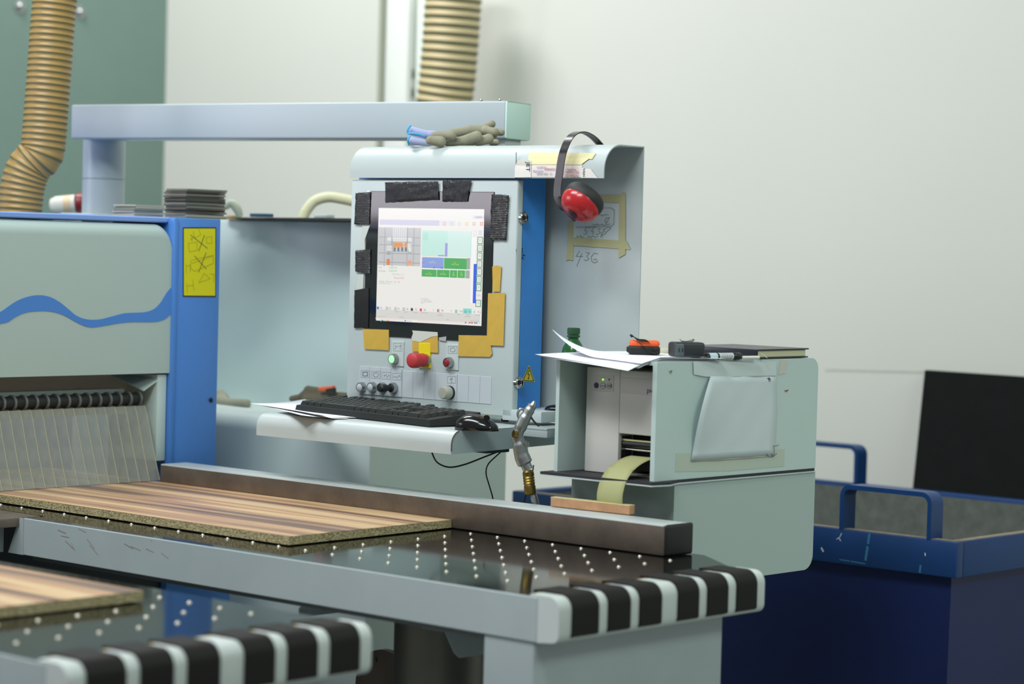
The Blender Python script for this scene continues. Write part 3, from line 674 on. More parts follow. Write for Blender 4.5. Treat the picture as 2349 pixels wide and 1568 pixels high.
stx('Preostali plocni mat.', 22, 1385, 13, '#a9a8a2'); stx('Program sta.', 300, 1394, 13, '#a9a8a2'); stx('Auto', 884, 1425, 14, '#a9a8a2'); stx('22.6.2016 10:51:22', 1182, 1442, 13, '#a9a8a2')
sr(14, 1412, 1314, 1462, '#f3e9e4')
for xx, c in ((78, '#9adad6'), (98, '#44525c'), (122, '#9adad6'), (150, '#f0b890'), (170, '#f09a9a'), (380, '#3b6fd0'), (1130, '#4a5688'), (1176, '#d83a52'), (1196, '#e07a6a'), (1213, '#d83a52'), (1246, '#3f6f58'), (1266, '#4a80c8')): sr(xx - 7, 1424 + max(0, xx - 300) * .03, xx + 7, 1441 + max(0, xx - 300) * .03, c)
sr(370, 1422, 528, 1450, '#fbfaf6'); sr(374, 1426, 388, 1444, '#3b6fd0'); stx('Schnittplan', 396, 1442, 13, '#7d88a5')
cobj('display', scr, smats, bezel, label='lit display with a cutting plan', smooth=0)
# tapes on the panel
def tape(pix, m, name='tape_strip', lx=-.0034, t=.0008, label=None, sub=3, crumple=.0):
    bm = B(); slab(bm, [hc(lx, *p) for p in pix], (t, 0, 0))
    return cobj(name, bm, m, label=label, smooth=0)
q = lambda x, y: (800 + x / 4.126, 400 + y / 4.126)
Q = lambda L: [q(*p) for p in L]
def crum(pixq, m, lab, nu=14, nv=8, amp=.0016):
    "duct tape: quad of four crop points as a crumpled sheet"
    A_, B_, C_, D_ = [Vector(hc(-.0045, *q(*p))) for p in pixq]; g = []
    for i in range(nv + 1):
        row = []
        for j in range(nu + 1):
            u, v = j / nu, i / nv; p = (A_ * (1-u) + B_ * u) * (1-v) + (D_ * (1-u) + C_ * u) * v
            e = 1 if 0 < i < nv and 0 < j < nu else .3
            p = p + Vector((-abs(random.gauss(0, amp)) * e, random.uniform(-.0007, .0007), random.uniform(-.0007, .0007))); row.append(p)
        g.append(row)
    cobj('duct_tape', sheet(B(), g, (.0008, 0, 0)), m, label=lab, smooth=80)
crum([(345, 72), (850, 64), (850, 240), (345, 268)], tapeK, 'wide black duct tape over the top edge of the screen')
crum([(892, 56), (1160, 56), (1122, 258), (885, 258)], tapeK, 'short black duct tape at top right of the screen')
crum([(66, 176), (205, 166), (192, 480), (52, 474)], tapeK2, 'black duct tape at the upper left corner', 8, 14)
crum([(62, 718), (205, 706), (203, 950), (62, 915)], tapeK2, 'black duct tape at mid left', 8, 12)
crum([(54, 1096), (190, 1068), (184, 1450), (50, 1452)], mat('flat_black_tape', '#151518', .5), 'plain black tape at lower left', 8, 12, .0006)
crum([(1352, 188), (1515, 196), (1490, 624), (1340, 618)], tapeK2, 'crumpled black duct tape at the right edge', 9, 16, .003)
g3 = lambda x, y: (780 + x / 3.919, 560 + y / 3.919)
Q3 = lambda L: [g3(*p) for p in L]
tape(Q3([(205, 760), (438, 768), (438, 952), (218, 942)]), tapeY, 'masking_tape', label='yellow tape at lower left corner of the screen')
tape(Q3([(1066, 816), (1325, 820), (1350, 870), (1366, 985), (1345, 1012), (1062, 1006)]), tapeY, 'masking_tape', label='yellow tape at lower right of the screen')
tape(Q3([(1330, 440), (1482, 436), (1468, 912), (1350, 908), (1320, 818)]), tapeY, 'masking_tape', -.0040, label='long upright yellow tape at right of the screen')
tape(Q3([(1368, 200), (1408, 190), (1449, 200), (1436, 426), (1372, 426)]), tapeY, 'masking_tape', label='narrow upright yellow tape')
tape(Q3([(648, 868), (720, 880), (820, 830), (878, 820), (881, 975), (650, 962)]), tapeY, 'masking_tape', label='torn yellow tape above the red stop button')
tape(Q3([(648, 774), (876, 790), (878, 824), (820, 832), (720, 880), (650, 866), (642, 840), (656, 800)]), mat('torn_white_paper', '#c9ccc4', .8), 'paper_scrap', -.0042, label='torn white paper under the display')
tape(Q3([(888, 838), (955, 828), (950, 872), (890, 862)]), mat('torn_white_paper2', '#a7aca9', .8), 'paper_scrap')
tape(Q([(130, 480), (200, 478), (150, 620), (155, 720), (95, 715)]), mat('tape_residue', '#c4cbc6', .6), 'tape_residue', -.0031, .0005)
tape(Q([(92, 945), (140, 945), (135, 1080), (70, 1092)]), mat('tape_residue', '#c4cbc6', .6), 'tape_residue', -.0031, .0005)
# buttons ---------------------------------------------------
plateM = mat('button_plate', '#c0caca', .45)
def tag_plate(x0, y0, x1, y1, name='button_plate'):
    a, b = hc(-.002, *g3(x0, y0)), hc(-.002, *g3(x1, y1)); bm = B(); box(bm, (-.003, b.y, b.z), (.002, a.y, a.z), .0008, 1)
    o = cobj(name, bm, plateM); return o
def ring_button(x, y, rr_, lens, lab, name='push_button', depth=.014, lens_r=.72):
    p = CM @ hc(-.002, *g3(x, y)); d = CR @ Vector((-1, 0, 0)); bm = B()
    lathe(bm, p, d, [(rr_, 0), (rr_, depth * .3), (rr_ * .93, depth * .75), (rr_ * .84, depth), (rr_ * .74, depth), (rr_ * .72, depth * .7)], 28)
    o = obj(name, bm, zinc, con, label=lab); bm = B()
    lathe(bm, p, d, [(rr_ * lens_r, depth * .4), (rr_ * lens_r, depth * .92), (rr_ * .5, depth * 1.08), (0, depth * 1.12)], 28)
    obj('lens', bm, lens, o); return o, p, d
def glyph(x0, y0, x1, y1, strokes, w=.0006):
    a, b = hc(-.0033, *g3(x0, y0)), hc(-.0033, *g3(x1, y1)); bm = B()
    for s0, s1 in (((x0, y0), (x1, y0)), ((x1, y0), (x1, y1)), ((x1, y1), (x0, y1)), ((x0, y1), (x0, y0))): ribbon(bm, lambda x, y: hc(-.0034, x, y), [g3(*s0), g3(*s1)], .0005, (.0003, 0, 0), 1)
    for s_ in strokes: ribbon(bm, lambda x, y: hc(-.0034, x, y), [g3(x0 + (x1-x0)*u, y0 + (y1-y0)*v) for u, v in s_], w, (.0003, 0, 0))
    cobj('pictogram', bm, [ink, inkg], smooth=0)
circ = lambda cx, cy, r_, n=12: [(cx + r_ * math.cos(2*math.pi*i/n), cy + r_ * math.sin(2*math.pi*i/n)) for i in range(n+1)]
tag_plate(467, 868, 570, 1100); glyph(480, 888, 556, 958, [[(.15, .25), (.35, .45), (.15, .8)], [(.4, .4), (.6, .4)], [(.8, .2), (.8, .8)], [(.7, .4), (.9, .3)]])
ring_button(496, 1030, .0135, emis('green_lamp', '#aaffb8', 1.3), 'green lit push button')
# green halo body inside lamp
tag_plate(955, 895, 1062, 1134); glyph(972, 917, 1052, 980, [circ(.5, .5, .3)])
ring_button(990, 1062, .0135, mat('dark_red_lens', '#8c2230', .35), 'dark red push button')
# emergency stop
a, b = hc(-.002, *g3(712, 882)), hc(-.002, *g3(812, 1116)); bm = B(); box(bm, (-.0045, b.y, b.z), (.001, a.y, a.z), .001, 1); cobj('emergency_plate', bm, yel, label='yellow plate behind the red stop button')
p = CM @ hc(-.003, *g3(775, 1040)); d = CR @ Vector((-1, 0, 0)); bm = B()
lathe(bm, p, d, [(.015, 0), (.015, .008), (.0135, .010), (.0135, .014)], 28); o = obj('stop_collar', bm, zinc, con)
bm = B(); lathe(bm, p, d, [(.0150, .008), (.0165, .012), (.0165, .022), (.0152, .026), (.0152, .030), (.0188, .034), (.0192, .045), (.0175, .052), (.012, .056), (0, .057)], 32); obj('stop_button', bm, redr, con, label='red mushroom emergency stop button')
# strip of plates
a, b = hc(-.001, *g3(553, 1130)), hc(-.001, *g3(1362, 1420))
yA, yB = hc(-.001, *g3(176, 1210)).y, hc(-.001, *g3(1360, 1310)).y; zA, zB = hc(-.001, *g3(700, 1145)).z, hc(-.001, *g3(700, 1385)).z
bm = B(); nP = 12
for k in range(nP):
    y1 = yA + (yB - yA) * k / nP - .0003; y0 = yA + (yB - yA) * (k + 1) / nP + .0003
    if k < 4 or k == 8: pass
    box(bm, (-.0014 - (.0016 if k < 4 or k == 8 else 0), y0, zB), (.002, y1, zA + (.004 if k < 4 else 0)), .0004, 1)
cobj('plate_strip', bm, mat('strip_plate', '#bcc5cb', .5), label='row of twelve blank and labelled button plates')
wl = mat('grey_lens', '#bcc2ca', .3)
ring_button(206, 1283, .0130, wl, 'left grey push button in the lower row', lens_r=.74); ring_button(302, 1283, .0130, wl, 'second grey push button in the lower row', lens_r=.74)
ring_button(393, 1287, .0130, mat('dark_key_slot', '#191c1b', .5), 'key switch with dark slot', name='key_switch')
o, p, d = ring_button(490, 1290, .0135, blackm, 'black joystick switch', name='joystick_switch')
bm = B(); lathe(bm, p + d * .010, d + Vector((0, .25, -.0)), [(.006, 0), (.007, .012), (.0095, .018), (.0095, .030), (.006, .034), (0, .035)], 20); obj('joystick', bm, blackm, o)
for x0, gl in ((188, [circ(.5, .5, .28), [(.2, .2), (.8, .2), (.8, .8), (.2, .8), (.2, .2)]]), (283, [circ(.5, .5, .32), [(.3, .3), (.3, .2)], [(.7, .7), (.7, .8)]]), (376, [circ(.3, .5, .06, 6), circ(.5, .4, .05, 6), circ(.6, .7, .05, 6), circ(.8, .5, .05, 6)]), (472, [[(.1, .55), (.5, .55)], [(.6, .6), (.8, .3), (.9, .6)], [(.5, .6), (.5, .8)]])): glyph(x0, 1135 + (x0-188)*.08, x0 + 76, 1196 + (x0-188)*.08, gl)
glyph(965, 1188, 1038, 1248, [[(.4, .2), (.35, .5), (.4, .6)], [(.5, .2), (.45, .5), (.5, .6)], [(.6, .2), (.55, .5), (.6, .6)], circ(.5, .85, .05, 6)])
p = CM @ hc(-.002, *g3(990, 1332)); bm = B(); lathe(bm, p, d if False else CR @ Vector((-1, 0, 0)), [(.0165, 0), (.0165, .006)], 28); o = obj('rotary_base', bm, blackm, con)
bm = B(); lathe(bm, p, CR @ Vector((-1, 0, 0)), [(.0150, .006), (.0158, .008), (.0150, .026), (.013, .029), (0, .0295)], 28); obj('rotary_knob', bm, mat('khaki_grey_knob', '#a5a69a', .5), con, label='khaki grey rotary knob')
# locks on right side of panel (blue face)
def hs(lx_off, x, y):  # on console right side plane local y = yr - off
    n = CR @ Vector((0, 1, 0)); o = CM @ Vector((0, yr + .002 - lx_off, 0)); dd = ray(x, y); return CAM + dd * ((o - CAM).dot(n) / dd.dot(n))
sd = CR @ Vector((0, -1, 0))
for px, py in ((1192, 499), (1181, 877)):
    p = hs(0, px, py) + CR @ Vector((.006, 0, 0)); bm = B(); lathe(bm, p, sd, [(.014, 0), (.014, .010), (.0125, .012), (.0105, .012), (.010, .008), (0, .008)], 24)
    o = obj('key_lock', bm, chrome, con); bm = B(); lathe(bm, p + sd * .008, sd, [(.006, 0), (.006, .002), (0, .0025)], 6); obj('key_slot', bm, blackm, o)
# hazard triangle on blue face
H = lambda x, y: hs(.0008, x, y); H2 = lambda x, y: hs(.0014, x, y); offS = sd * -.0006
bm = B(); slab(bm, [H(*g3(1700, 1085)), H(*g3(1752, 1238)), H(*g3(1636, 1233))], offS); o = obj('hazard_sign', bm, mat('hazard_yellow', '#cdbb1c', .5), con, label='yellow triangle with a lightning bolt', smooth=0)
bm = B()
tri = [(1700, 1103), (1742, 1228), (1647, 1224), (1700, 1103)]
ribbon(bm, H2, [g3(*p_) for p_ in tri], .0016, offS); ribbon(bm, H2, [g3(*p_) for p_ in ((1701, 1132), (1688, 1168), (1704, 1170), (1693, 1210))], .0016, offS); ribbon(bm, H2, [g3(*p_) for p_ in ((1690, 1200), (1693, 1211), (1700, 1204))], .001, offS)
obj('lightning_bolt', bm, ink, o, smooth=0)
# handwriting on blue face
bm = B(); c3 = lambda x, y: (1120 + x / 4.611, 300 + y / 4.611)
for s_ in ([(298, 1250), (300, 1290)], [(300, 1268), (318, 1240), (314, 1292)], [(330, 1245), (345, 1245), (336, 1265), (346, 1280), (328, 1290)], [(350, 1242), (366, 1242), (356, 1264), (366, 1280), (348, 1292)], [(296, 1306), (340, 1310), (388, 1315)], [(370, 1308), (390, 1316), (375, 1324)], [(343, 1345), (348, 1330), (354, 1345), (362, 1330), (366, 1350)], [(366, 1345), (374, 1345), (372, 1360)]): ribbon(bm, H2, [c3(*p_) for p_ in s_], .0009, offS)
obj('handwriting', bm, ink, con, label='black handwritten 133 with an arrow', smooth=0)
# notes on back plate --------------------------------------------------
PB = lambda x, y, e=0: hc(.1415 - .0006 - e, x, y)
def onback(pix, m, name, e=0, label=None): return cobj(name, slab(B(), [PB(*c3(*p_), e) for p_ in pix], (.0005, 0, 0)), m, label=label, smooth=0)
note = onback([(905, 760), (1400, 765), (1390, 1165), (900, 1135)], mat('clouded_paper', '#b9c6c6', .6), 'note_paper', label='handwritten note taped to the back plate')
for i, pl in enumerate(([(850, 960), (905, 960), (895, 1370), (850, 1360), (825, 1375)], [(900, 1125), (1380, 1160), (1460, 1165), (1505, 1255), (900, 1210)], [(1385, 680), (1425, 650), (1448, 660), (1448, 1305), (1378, 1345), (1376, 1180)], [(1080, 685), (1385, 680), (1385, 765), (1080, 740)])):
    onback(pl, mat('sheer_masking_tape', '#b7b588', .7, alpha=.9), 'masking_tape', .0006 + i * .0002)
bm = B(); PB2 = lambda x, y: PB(x, y, .0016)
for s_ in ([(1090, 1020), (1030, 1025), (1020, 1055), (1045, 1065), (1035, 1092), (1005, 1090)], [(1105, 1022), (1150, 1015)], [(1120, 1020), (1090, 1060), (1115, 1068), (1100, 1095)], [(1150, 1035), (1185, 1028), (1165, 1058), (1185, 1075), (1155, 1098), (1135, 1088)], [(1215, 1045), (1265, 1018), (1297, 1030), (1262, 1055), (1230, 1090), (1205, 1100), (1195, 1080), (1230, 1060), (1215, 1045)],
            [(930, 1128), (940, 1105), (955, 1128)], [(965, 1125), (975, 1100), (985, 1128), (1010, 1118)], [(1050, 1125), (1060, 1112), (1080, 1128), (1110, 1110), (1130, 1125), (1160, 1115)], [(1185, 1130), (1195, 1095), (1210, 1130)], [(1240, 925), (1280, 918), (1245, 980), (1232, 960), (1240, 925)], [(1150, 815), (1300, 815), (1330, 840), (1325, 985), (1300, 1010), (930, 1018)], [(1170, 890), (1195, 885), (1200, 900), (1240, 885), (1270, 890)], [(1100, 985), (1115, 1000), (1150, 985), (1160, 1000), (1200, 985), (1210, 1000), (1290, 985)]): ribbon(bm, PB2, [c3(*p_) for p_ in s_], .0007, (.0003, 0, 0))
cobj('handwriting', bm, mat('pen_grey', '#4e5a60', .8), label='pen numbers on the taped note', smooth=0); bm = B()
for s_ in ([(965, 1270), (925, 1325), (1000, 1325)], [(990, 1290), (935, 1430)], [(1030, 1285), (1070, 1290), (1040, 1325), (1065, 1350), (1035, 1370), (1010, 1360)], [(1160, 1300), (1120, 1290), (1088, 1330), (1090, 1375), (1120, 1395), (1155, 1380), (1145, 1355), (1110, 1360)]): ribbon(bm, lambda x, y: PB(x, y, .0002), [c3(*p_) for p_ in s_], .0008, (.0003, 0, 0))
cobj('pencil_number', bm, inkg, label='pencilled 436 below the note', smooth=0)
# notes on roof front --------------------------------------------------
RF = lambda x, y, e=0: hc(-.0068 - e, x, y)
def roofgrid(pix4, m, name, e, label=None, n=8):
    "quad of crop points wrapped over the rounded roof front"
    A_, B_, C_, D_ = [RF(*c3(*p_)) for p_ in pix4]; g = []
    for i in range(n + 1):
        row = []
        for j in range(5):
            u, v = j / 4, i / n; p = (A_*(1-u) + B_*u)*(1-v) + (D_*(1-u) + C_*u)*v; zc_ = zr - rr
            lx = -.006
            if p.z > zc_:
                h_ = min(p.z - zc_, rr * .985); lx = -.006 + rr - math.sqrt(rr*rr - h_*h_); p.z = zc_ + h_
            row.append(Vector((lx - .0006 - e, p.y, p.z + (e * .5 if p.z > zc_ else 0))))
        g.append(row)
    return cobj(name, sheet(B(), g, (.0005, 0, 0)), m, label=label, smooth=60)
rr = .062
roofgrid([(455, 345), (990, 340), (990, 490), (455, 488)], mat('pinkish_paper', '#e0d9d6', .7), 'note_paper', .0004, 'paper note taped to the roof edge')
roofgrid([(390, 225), (1100, 235), (1085, 300), (410, 310)], tapeC, 'masking_tape', .0010, 'cream masking tape holding the note')
roofgrid([(410, 300), (1060, 290), (980, 362), (455, 358)], mat('pale_masking_tape', '#e0d7a6', .7), 'masking_tape', .0014)
roofgrid([(290, 310), (455, 320), (455, 490), (283, 492)], tapeG, 'clear_tape', .0018, 'glossy clear tape with printed letters')
roofgrid([(990, 395), (1090, 410), (1160, 500), (985, 496)], tapeG, 'clear_tape', .0018)
bm = B()
def rtext(s_, x, y, size, mi, xd=(0, -1, 0), yd=(0, 0, 1), sx=1, e=.0026):
    p = RF(*c3(x, y), e); add_text(bm, s_, size, axes(p, xd, yd), mi, sx, .0001)
rtext('JET', 402, 328, .0158, 0, (0, 0, -1), (0, -1, 0), 1.05); rtext('VAIH', 1000, 394, .0092, 0, (0, 0, -1), (0, -1, 0), .95); rtext('ALBERTA', 510, 392, .0062, 1, sx=1.15); rtext('0038640331', 590, 415, .0075, 2, sx=.9); rtext('PROGRAM', 470, 435, .0065, 1); rtext('0038/1853  31', 510, 465, .008, 1, sx=1.0)
rtext('MARTIN', 830, 420, .0068, 2, sx=1.1); rtext('VENTILCAR', 815, 445, .0068, 2, sx=1.1); rtext('JOVAN', 815, 485, .0095, 2, sx=1.3)
cobj('handwriting', bm, [ink, mat('pale_violet_ink', '#a7a0b4', .8), inkr], label='printed letters and faint handwriting', smooth=0)
# tray ------------------------------------------------------------------
zT = 1.14 - CO.z
tf = hc(0, 0, 0)
fl = CI @ HZ(1.14, 601, 948); fr = CI @ HZ(1.14, 1042, 988); xf = (fl.x + fr.x) / 2; tyl, tyr = fl.y + .006, fr.y - .003
out = [(xf - .012, zT - .052)] + [(xf - .012 + .0, zT - .040)] + arc(xf + .018, zT - .030, .030, 180, 90, 8) + [(.14, zT)]
inn = [(.14, zT - .003)] + arc(xf + .018, zT - .030, .0275, 90, 180, 8) + [(xf - .009, zT - .052)]
bm = B(); prism(bm, out + inn, 1, tyr + .002, tyl); tray = cobj('keyboard_tray', bm, mat('worn_tray_coat', '#bbc4c4', .38, bump=.15, bscale=600, var=.03), label='grey tray with rounded front edge', smooth=50)
bm = B(); side_p = [(xf - .012, zT - .052)] + arc(xf + .018, zT - .030, .030, 180, 90, 8) + [(.30, zT + .001), (.30, zT - .038), (.12, zT - .046)]
prism(bm, side_p, 1, tyr - .001, tyr + .002); obj_side = cobj('tray_side', bm, mat('tray_side_coat', '#a3b3b4', .5), tray)
bm = B(); edge_pts = [(xf - .0125, tyr - .0012, zT - .045), (xf - .0125, tyr - .0012, zT - .03)] + [(a_, tyr - .0012, b_) for a_, b_ in arc(xf + .018, zT - .030, .0302, 180, 100, 6)]
sweep(bm, edge_pts, .0014, 6); cobj('chipped_edge', bm, mat('bare_chipped_paint', '#5a3f3c', .8), tray, label='chipped dark paint edge')
# brackets at right: upper shelf rail & lower rail
def rail(x0p, y0p, x1p, y1p, X_, dy, name, th=.004, wdt=.10):
    pass
p1, p2 = HX(4.16, 1172, 950), HX(4.16, 1272, 958)
bm = B(); box(bm, (.0, hc(0, 1272, 960).y + .04, 1.150 - CO.z), (.22, yr + .03, 1.176 - CO.z), .002); sh = cobj('side_shelf', bm, grey, label='narrow shelf right of the console foot')
bm = B(); box(bm, (-.06, tyr - .10, zT - .018), (-.03, tyr + .01, zT + .004), .002); box(bm, (-.061, tyr - .10, zT - .0), (.06, tyr + .0, zT + .003)); cobj('gun_rail', bm, greyd, label='slotted rail holding the blow gun')
bm = B(); pf = hc(.03, 1158, 968); lathe(bm, CM @ Vector((.03, pf.y, zbot + .004)), (0, 0, -1), [(.006, 0), (.006, .010), (.009, .012), (.009, .018)], 14); obj('foot_screw', bm, blackm, con)
bm = B(); a_ = wc(-.05, 1052, 1031); box(bm, (-.10, hc(-.1, 1118, 1032).y, zT - .062), (-.02, hc(-.1, 1055, 1032).y, zT - .0485), .002); cobj('cable_clip', bm, mat('dark_green_clip', '#1d3a30', .6), tray)

# ================================================================== KEYBOARD
k0 = HZ(1.141, 676, 943); k1 = HZ(1.141, 985, 979); kd = (k1 - k0); klen = kd.length; kd.normalize(); kw = Vector((-kd.y, kd.x, 0))
if kw.x < 0: kw = -kw
r = kb = empty('keyboard', k0, 'black full-size computer keyboard on the console tray', 'keyboard', rz=math.atan2(kd.y, kd.x))
KM = axes(k0, kd, kw)
if KM.to_3x3().col[2].z < 0: KM = axes(k0, kd, kw)
depk = .155
def kpt(u, v, h): return k0 + kd * u + kw * v + Vector((0, 0, h))
def kbox(bm, u0, u1, v0, v1, h0a, h1a, h0b, h1b, taper=0, mi=0):
    frustum(bm, [kpt(u0, v0, h0a), kpt(u1, v0, h0a), kpt(u1, v1, h0b), kpt(u0, v1, h0b)], [kpt(u0 + taper, v0 + taper, h1a), kpt(u1 - taper, v0 + taper, h1a), kpt(u1 - taper, v1 - taper * .6, h1b), kpt(u0 + taper, v1 - taper * .6, h1b)], mi)
bm = B(); kbox(bm, 0, klen, 0, depk, .001, .016, .002, .030, .003); obj('case', bm, blackm, kb, smooth=0)
keys = []; U = klen / 23.6; rows = 6; vp = (depk - .022) / 6.2
def krow(rw, segs):
    u = .35
    for s_ in segs:
        if s_ < 0: u += -s_; continue
        keys.append((u, s_, rw)); u += s_
krow(0, [1.25, 1.25, 1.25, 6.0, 1.25, 1.25, 1.25, 1.5, -.4, 1, 1, 1, -.4, 2, 1])
krow(1, [2.25] + [1]*10 + [2.75, -1.4, 1, -1.4, 1, 1, 1])
krow(2, [1.75] + [1]*11 + [2.25, -3.8, 1, 1, 1])
krow(3, [1.5] + [1]*12 + [1.5, -.4, 1, 1, 1, -.4, 1, 1, 1, 1])
krow(4, [1]*13 + [2, -.4, 1, 1, 1, -.4, 1, 1, 1, 1])
krow(5.2, [1, -1, 1, 1, 1, 1, -.5, 1, 1, 1, 1, -.5, 1, 1, 1, -1.4, 1])
keyM = mat('key_black', '#222422', .40)
for u, s_, rw in keys[:100]:
    bm = B(); v0 = .010 + rw * vp; v1 = v0 + vp * .94; hb = .016 + .014 * (v0 / depk); hb1 = .016 + .014 * (v1 / depk)
    kbox(bm, u * U + .0006, (u + s_) * U - .0008, v0, v1, hb - .001, hb + .0095, hb1 - .001, hb1 + .0095, .0034); obj('key', bm, keyM, kb, smooth=0)
bm = B(); kbox(bm, 18.6 * U, 18.75 * U, depk - .012, depk - .010, .03, .0315, .03, .0315); obj('status_light', bm, emis('blue_led', '#5a7cff', 2), kb)

# mouse
def mouse(c, L, Wd, Hh_, dirv, name, label):
    dirv = Vector(dirv).normalized(); sd_ = Vector((-dirv.y, dirv.x, 0)); r = empty(name, c, label, 'mouse'); bm = B(); nu, nv = 14, 20; g = []
    for i in range(nu + 1):
        t = i / nu; s = -L/2 + L * t; ww = Wd/2 * math.sqrt(max(0, 1 - (abs(2*t - 1)) ** 3)); hh = Hh_ * math.sin(math.pi * (t ** .8)) ** .55 if 0 < t < 1 else 0
        g.append([Vector(c) + dirv * s + sd_ * (ww * math.cos(math.pi * j / nv)) + Vector((0, 0, hh * math.sin(math.pi * j / nv) ** .7)) for j in range(nv + 1)])
    V = [[bm.verts.new(p) for p in row] for row in g]
    for a, b in zip(V, V[1:]):
        for j in range(nv): bm.faces.new((a[j], a[j+1], b[j+1], b[j]))
    for a, b in zip(V, V[1:]): bm.faces.new((a[0], b[0], b[-1], a[-1]))
    bmesh.ops.remove_doubles(bm, verts=bm.verts, dist=1e-5)
    obj('body', bm, mat('gloss_black', '#101113', .15, spec=.6), r, smooth=180)
    bm = B(); p = Vector(c) + dirv * L * .22 + Vector((0, 0, Hh_ * .95 - .006)); sweep(bm, [p - sd_ * .003, p + sd_ * .003], .007, 16); obj('wheel', bm, rubber, r)
mc = HZ(1.1415, 1085, 986); mouse((mc.x + .012, mc.y, 1.1412), .108, .060, .036, (.35, -1, 0), 'computer_mouse', 'glossy black mouse at the right end of the keyboard')
mc = HZ(1.177, 1250, 950); mouse((4.30, 3.708, 1.1765), .09, .056, .014, (.6, -1, 0), 'computer_mouse', 'flat black mouse half hidden behind the blow gun')
# yellow scrap near mouse
bm = B(); p = HZ(1.142, 1110, 968); box(bm, (p.x, p.y - .012, 1.1415), (p.x + .02, p.y + .012, 1.1445)); obj('sticky_note', bm, mat('sticky_yellow', '#d9cf5a', .7), label='small yellow note behind the right mouse', cat='note')
# papers beneath keyboard
def paper_at(pix, z, name, label, curl=0, m=paper, n=8, group=None, sag=None):
    A_, B_, C_, D_ = [HZ(z, *p_) for p_ in pix]; g = []
    for i in range(n + 1):
        row = []
        for j in range(n + 1):
            u, v = j / n, i / n; p = (A_*(1-u) + B_*u)*(1-v) + (D_*(1-u) + C_*u)*v
            p.z += curl * (1-u) ** 3 + .0006 * math.sin(7*u + 3*v) + .0006
            row.append(p)
        g.append(row)
    return obj(name, sheet(B(), g, (0, 0, -.0004)), m, label=label, cat='paper', group=group, smooth=180)
paper_at([(572, 934), (700, 916), (800, 960), (740, 962)], 1.1412, 'paper_sheet', 'lower white paper sheet sticking out under the keyboard left end', .010)
paper_at([(590, 933), (720, 916), (830, 958), (690, 958)], 1.1425, 'paper_sheet', 'upper white paper sheet under the keyboard left end', .006)

# ================================================================== CABLES + BLOW GUN
def cable(name, pts, r_, m, label): 
    bm = B(); sweep(bm, catmull(pts, 8), r_, 8); obj(name, bm, m, label=label, cat='cable', smooth=180)
cable('cable', [at(5.62, 988, 1024), at(5.62, 991, 1038), at(5.62, 1003, 1060), at(5.64, 1030, 1071), at(5.66, 1065, 1065), at(5.68, 1110, 1048), at(5.7, 1150, 1032), at(5.72, 1172, 1020)], .0019, blackp, 'black cable looping below the tray from its middle')
cable('cable', [at(5.72, 1165, 1022), at(5.72, 1140, 1044), at(5.7, 1120, 1064), at(5.68, 1115, 1085), at(5.68, 1122, 1112), at(5.68, 1130, 1140), at(5.68, 1132, 1165)], .0016, blackp, 'black cable dropping from below the tray to behind the fence')
cable('cable', [at(5.46, 1224, 1066), at(5.46, 1222, 1080), at(5.48, 1216, 1110), at(5.5, 1205, 1140), at(5.5, 1200, 1170)], .0014, blackp, 'short thin black cable hanging behind the brass coupling')
DG = 5.42
gp = lambda x, y, d=DG: at(d, 560 + x / 3.174, 860 + y / 3.174)
r = empty('air_blow_gun', gp(2020, 600), 'silver air blow gun hanging from the console rail', 'blow gun')
alu = mat('cast_aluminium', '#a9adac', .40, metal=1, bump=.2, bscale=150)
bm = B(); sweep(bm, catmull([gp(1990, 445), gp(2005, 400), gp(2040, 320), gp(2075, 260), gp(2100, 220)], 5), [.0115] * 6 + [.0135] * 6 + [.0115] * 5 + [.010] * 4, 18); obj('barrel', bm, alu, r)
bm = B(); sweep(bm, [gp(2098, 225), gp(2110, 205), gp(2116, 190)], [.0075, .0058, .0035], 14); obj('nozzle', bm, chrome, r)
bm = B(); c = gp(2020, 283); P = [c + RGT * (.0085 * math.cos(t)) + UPV * (.0115 * math.sin(t)) for t in [i * math.pi / 8 for i in range(18)]]; sweep(bm, P, .0030, 8, cap=False); obj('hanging_loop', bm, alu, r)
bm = B(); sweep(bm, [gp(1990, 430) - FWD * .010, gp(1960, 425) - FWD * .014], [.0085, .0085], 18); obj('valve_plug', bm, mat('bronze_plug', '#8d7442', .35, metal=1), r, label='bronze valve plug')
bm = B(); sweep(bm, catmull([gp(1985, 440), gp(2005, 500), gp(2020, 580), gp(2045, 640), gp(2070, 690)], 5), [.0135] * 5 + [.0165] * 6 + [.0175] * 5 + [.0120] * 5, 18, flat=.75, updir=RGT); obj('handle', bm, alu, r)
bm = B()
for k in range(4): sweep(bm, [gp(2028 + k * 13, 465 + 6 * k) - FWD * .0125, gp(2036 + k * 13, 500 + 6 * k) - FWD * .013], .0014, 6)
obj('grip_ribs', bm, alu, r)
bm = B(); sweep(bm, catmull([gp(2085, 300), gp(2105, 330), gp(2125, 352), gp(2148, 372)], 4), .0045, 8, flat=.5); obj('trigger', bm, mat('dark_trigger', '#5a6060', .35, metal=1), r)
bm = B(); lathe(bm, gp(2066, 692), gp(2078, 800) - gp(2066, 692), [(.009, 0), (.0125, .004), (.013, .012), (.0118, .014), (.0135, .017), (.0118, .020), (.0135, .023), (.0118, .026), (.0135, .029), (.0118, .032), (.0132, .036), (.0132, .052), (.011, .055)], 20); obj('coupling', bm, brass, r, label='ribbed brass coupling')
bm = B(); lathe(bm, gp(2098, 830), gp(2115, 915) - gp(2098, 830), [(.007, 0), (.0085, .006), (.006, .010), (.0075, .016), (.0085, .020), (.0085, .05), (.008, .12)], 14); obj('hose_fitting', bm, zinc, r)

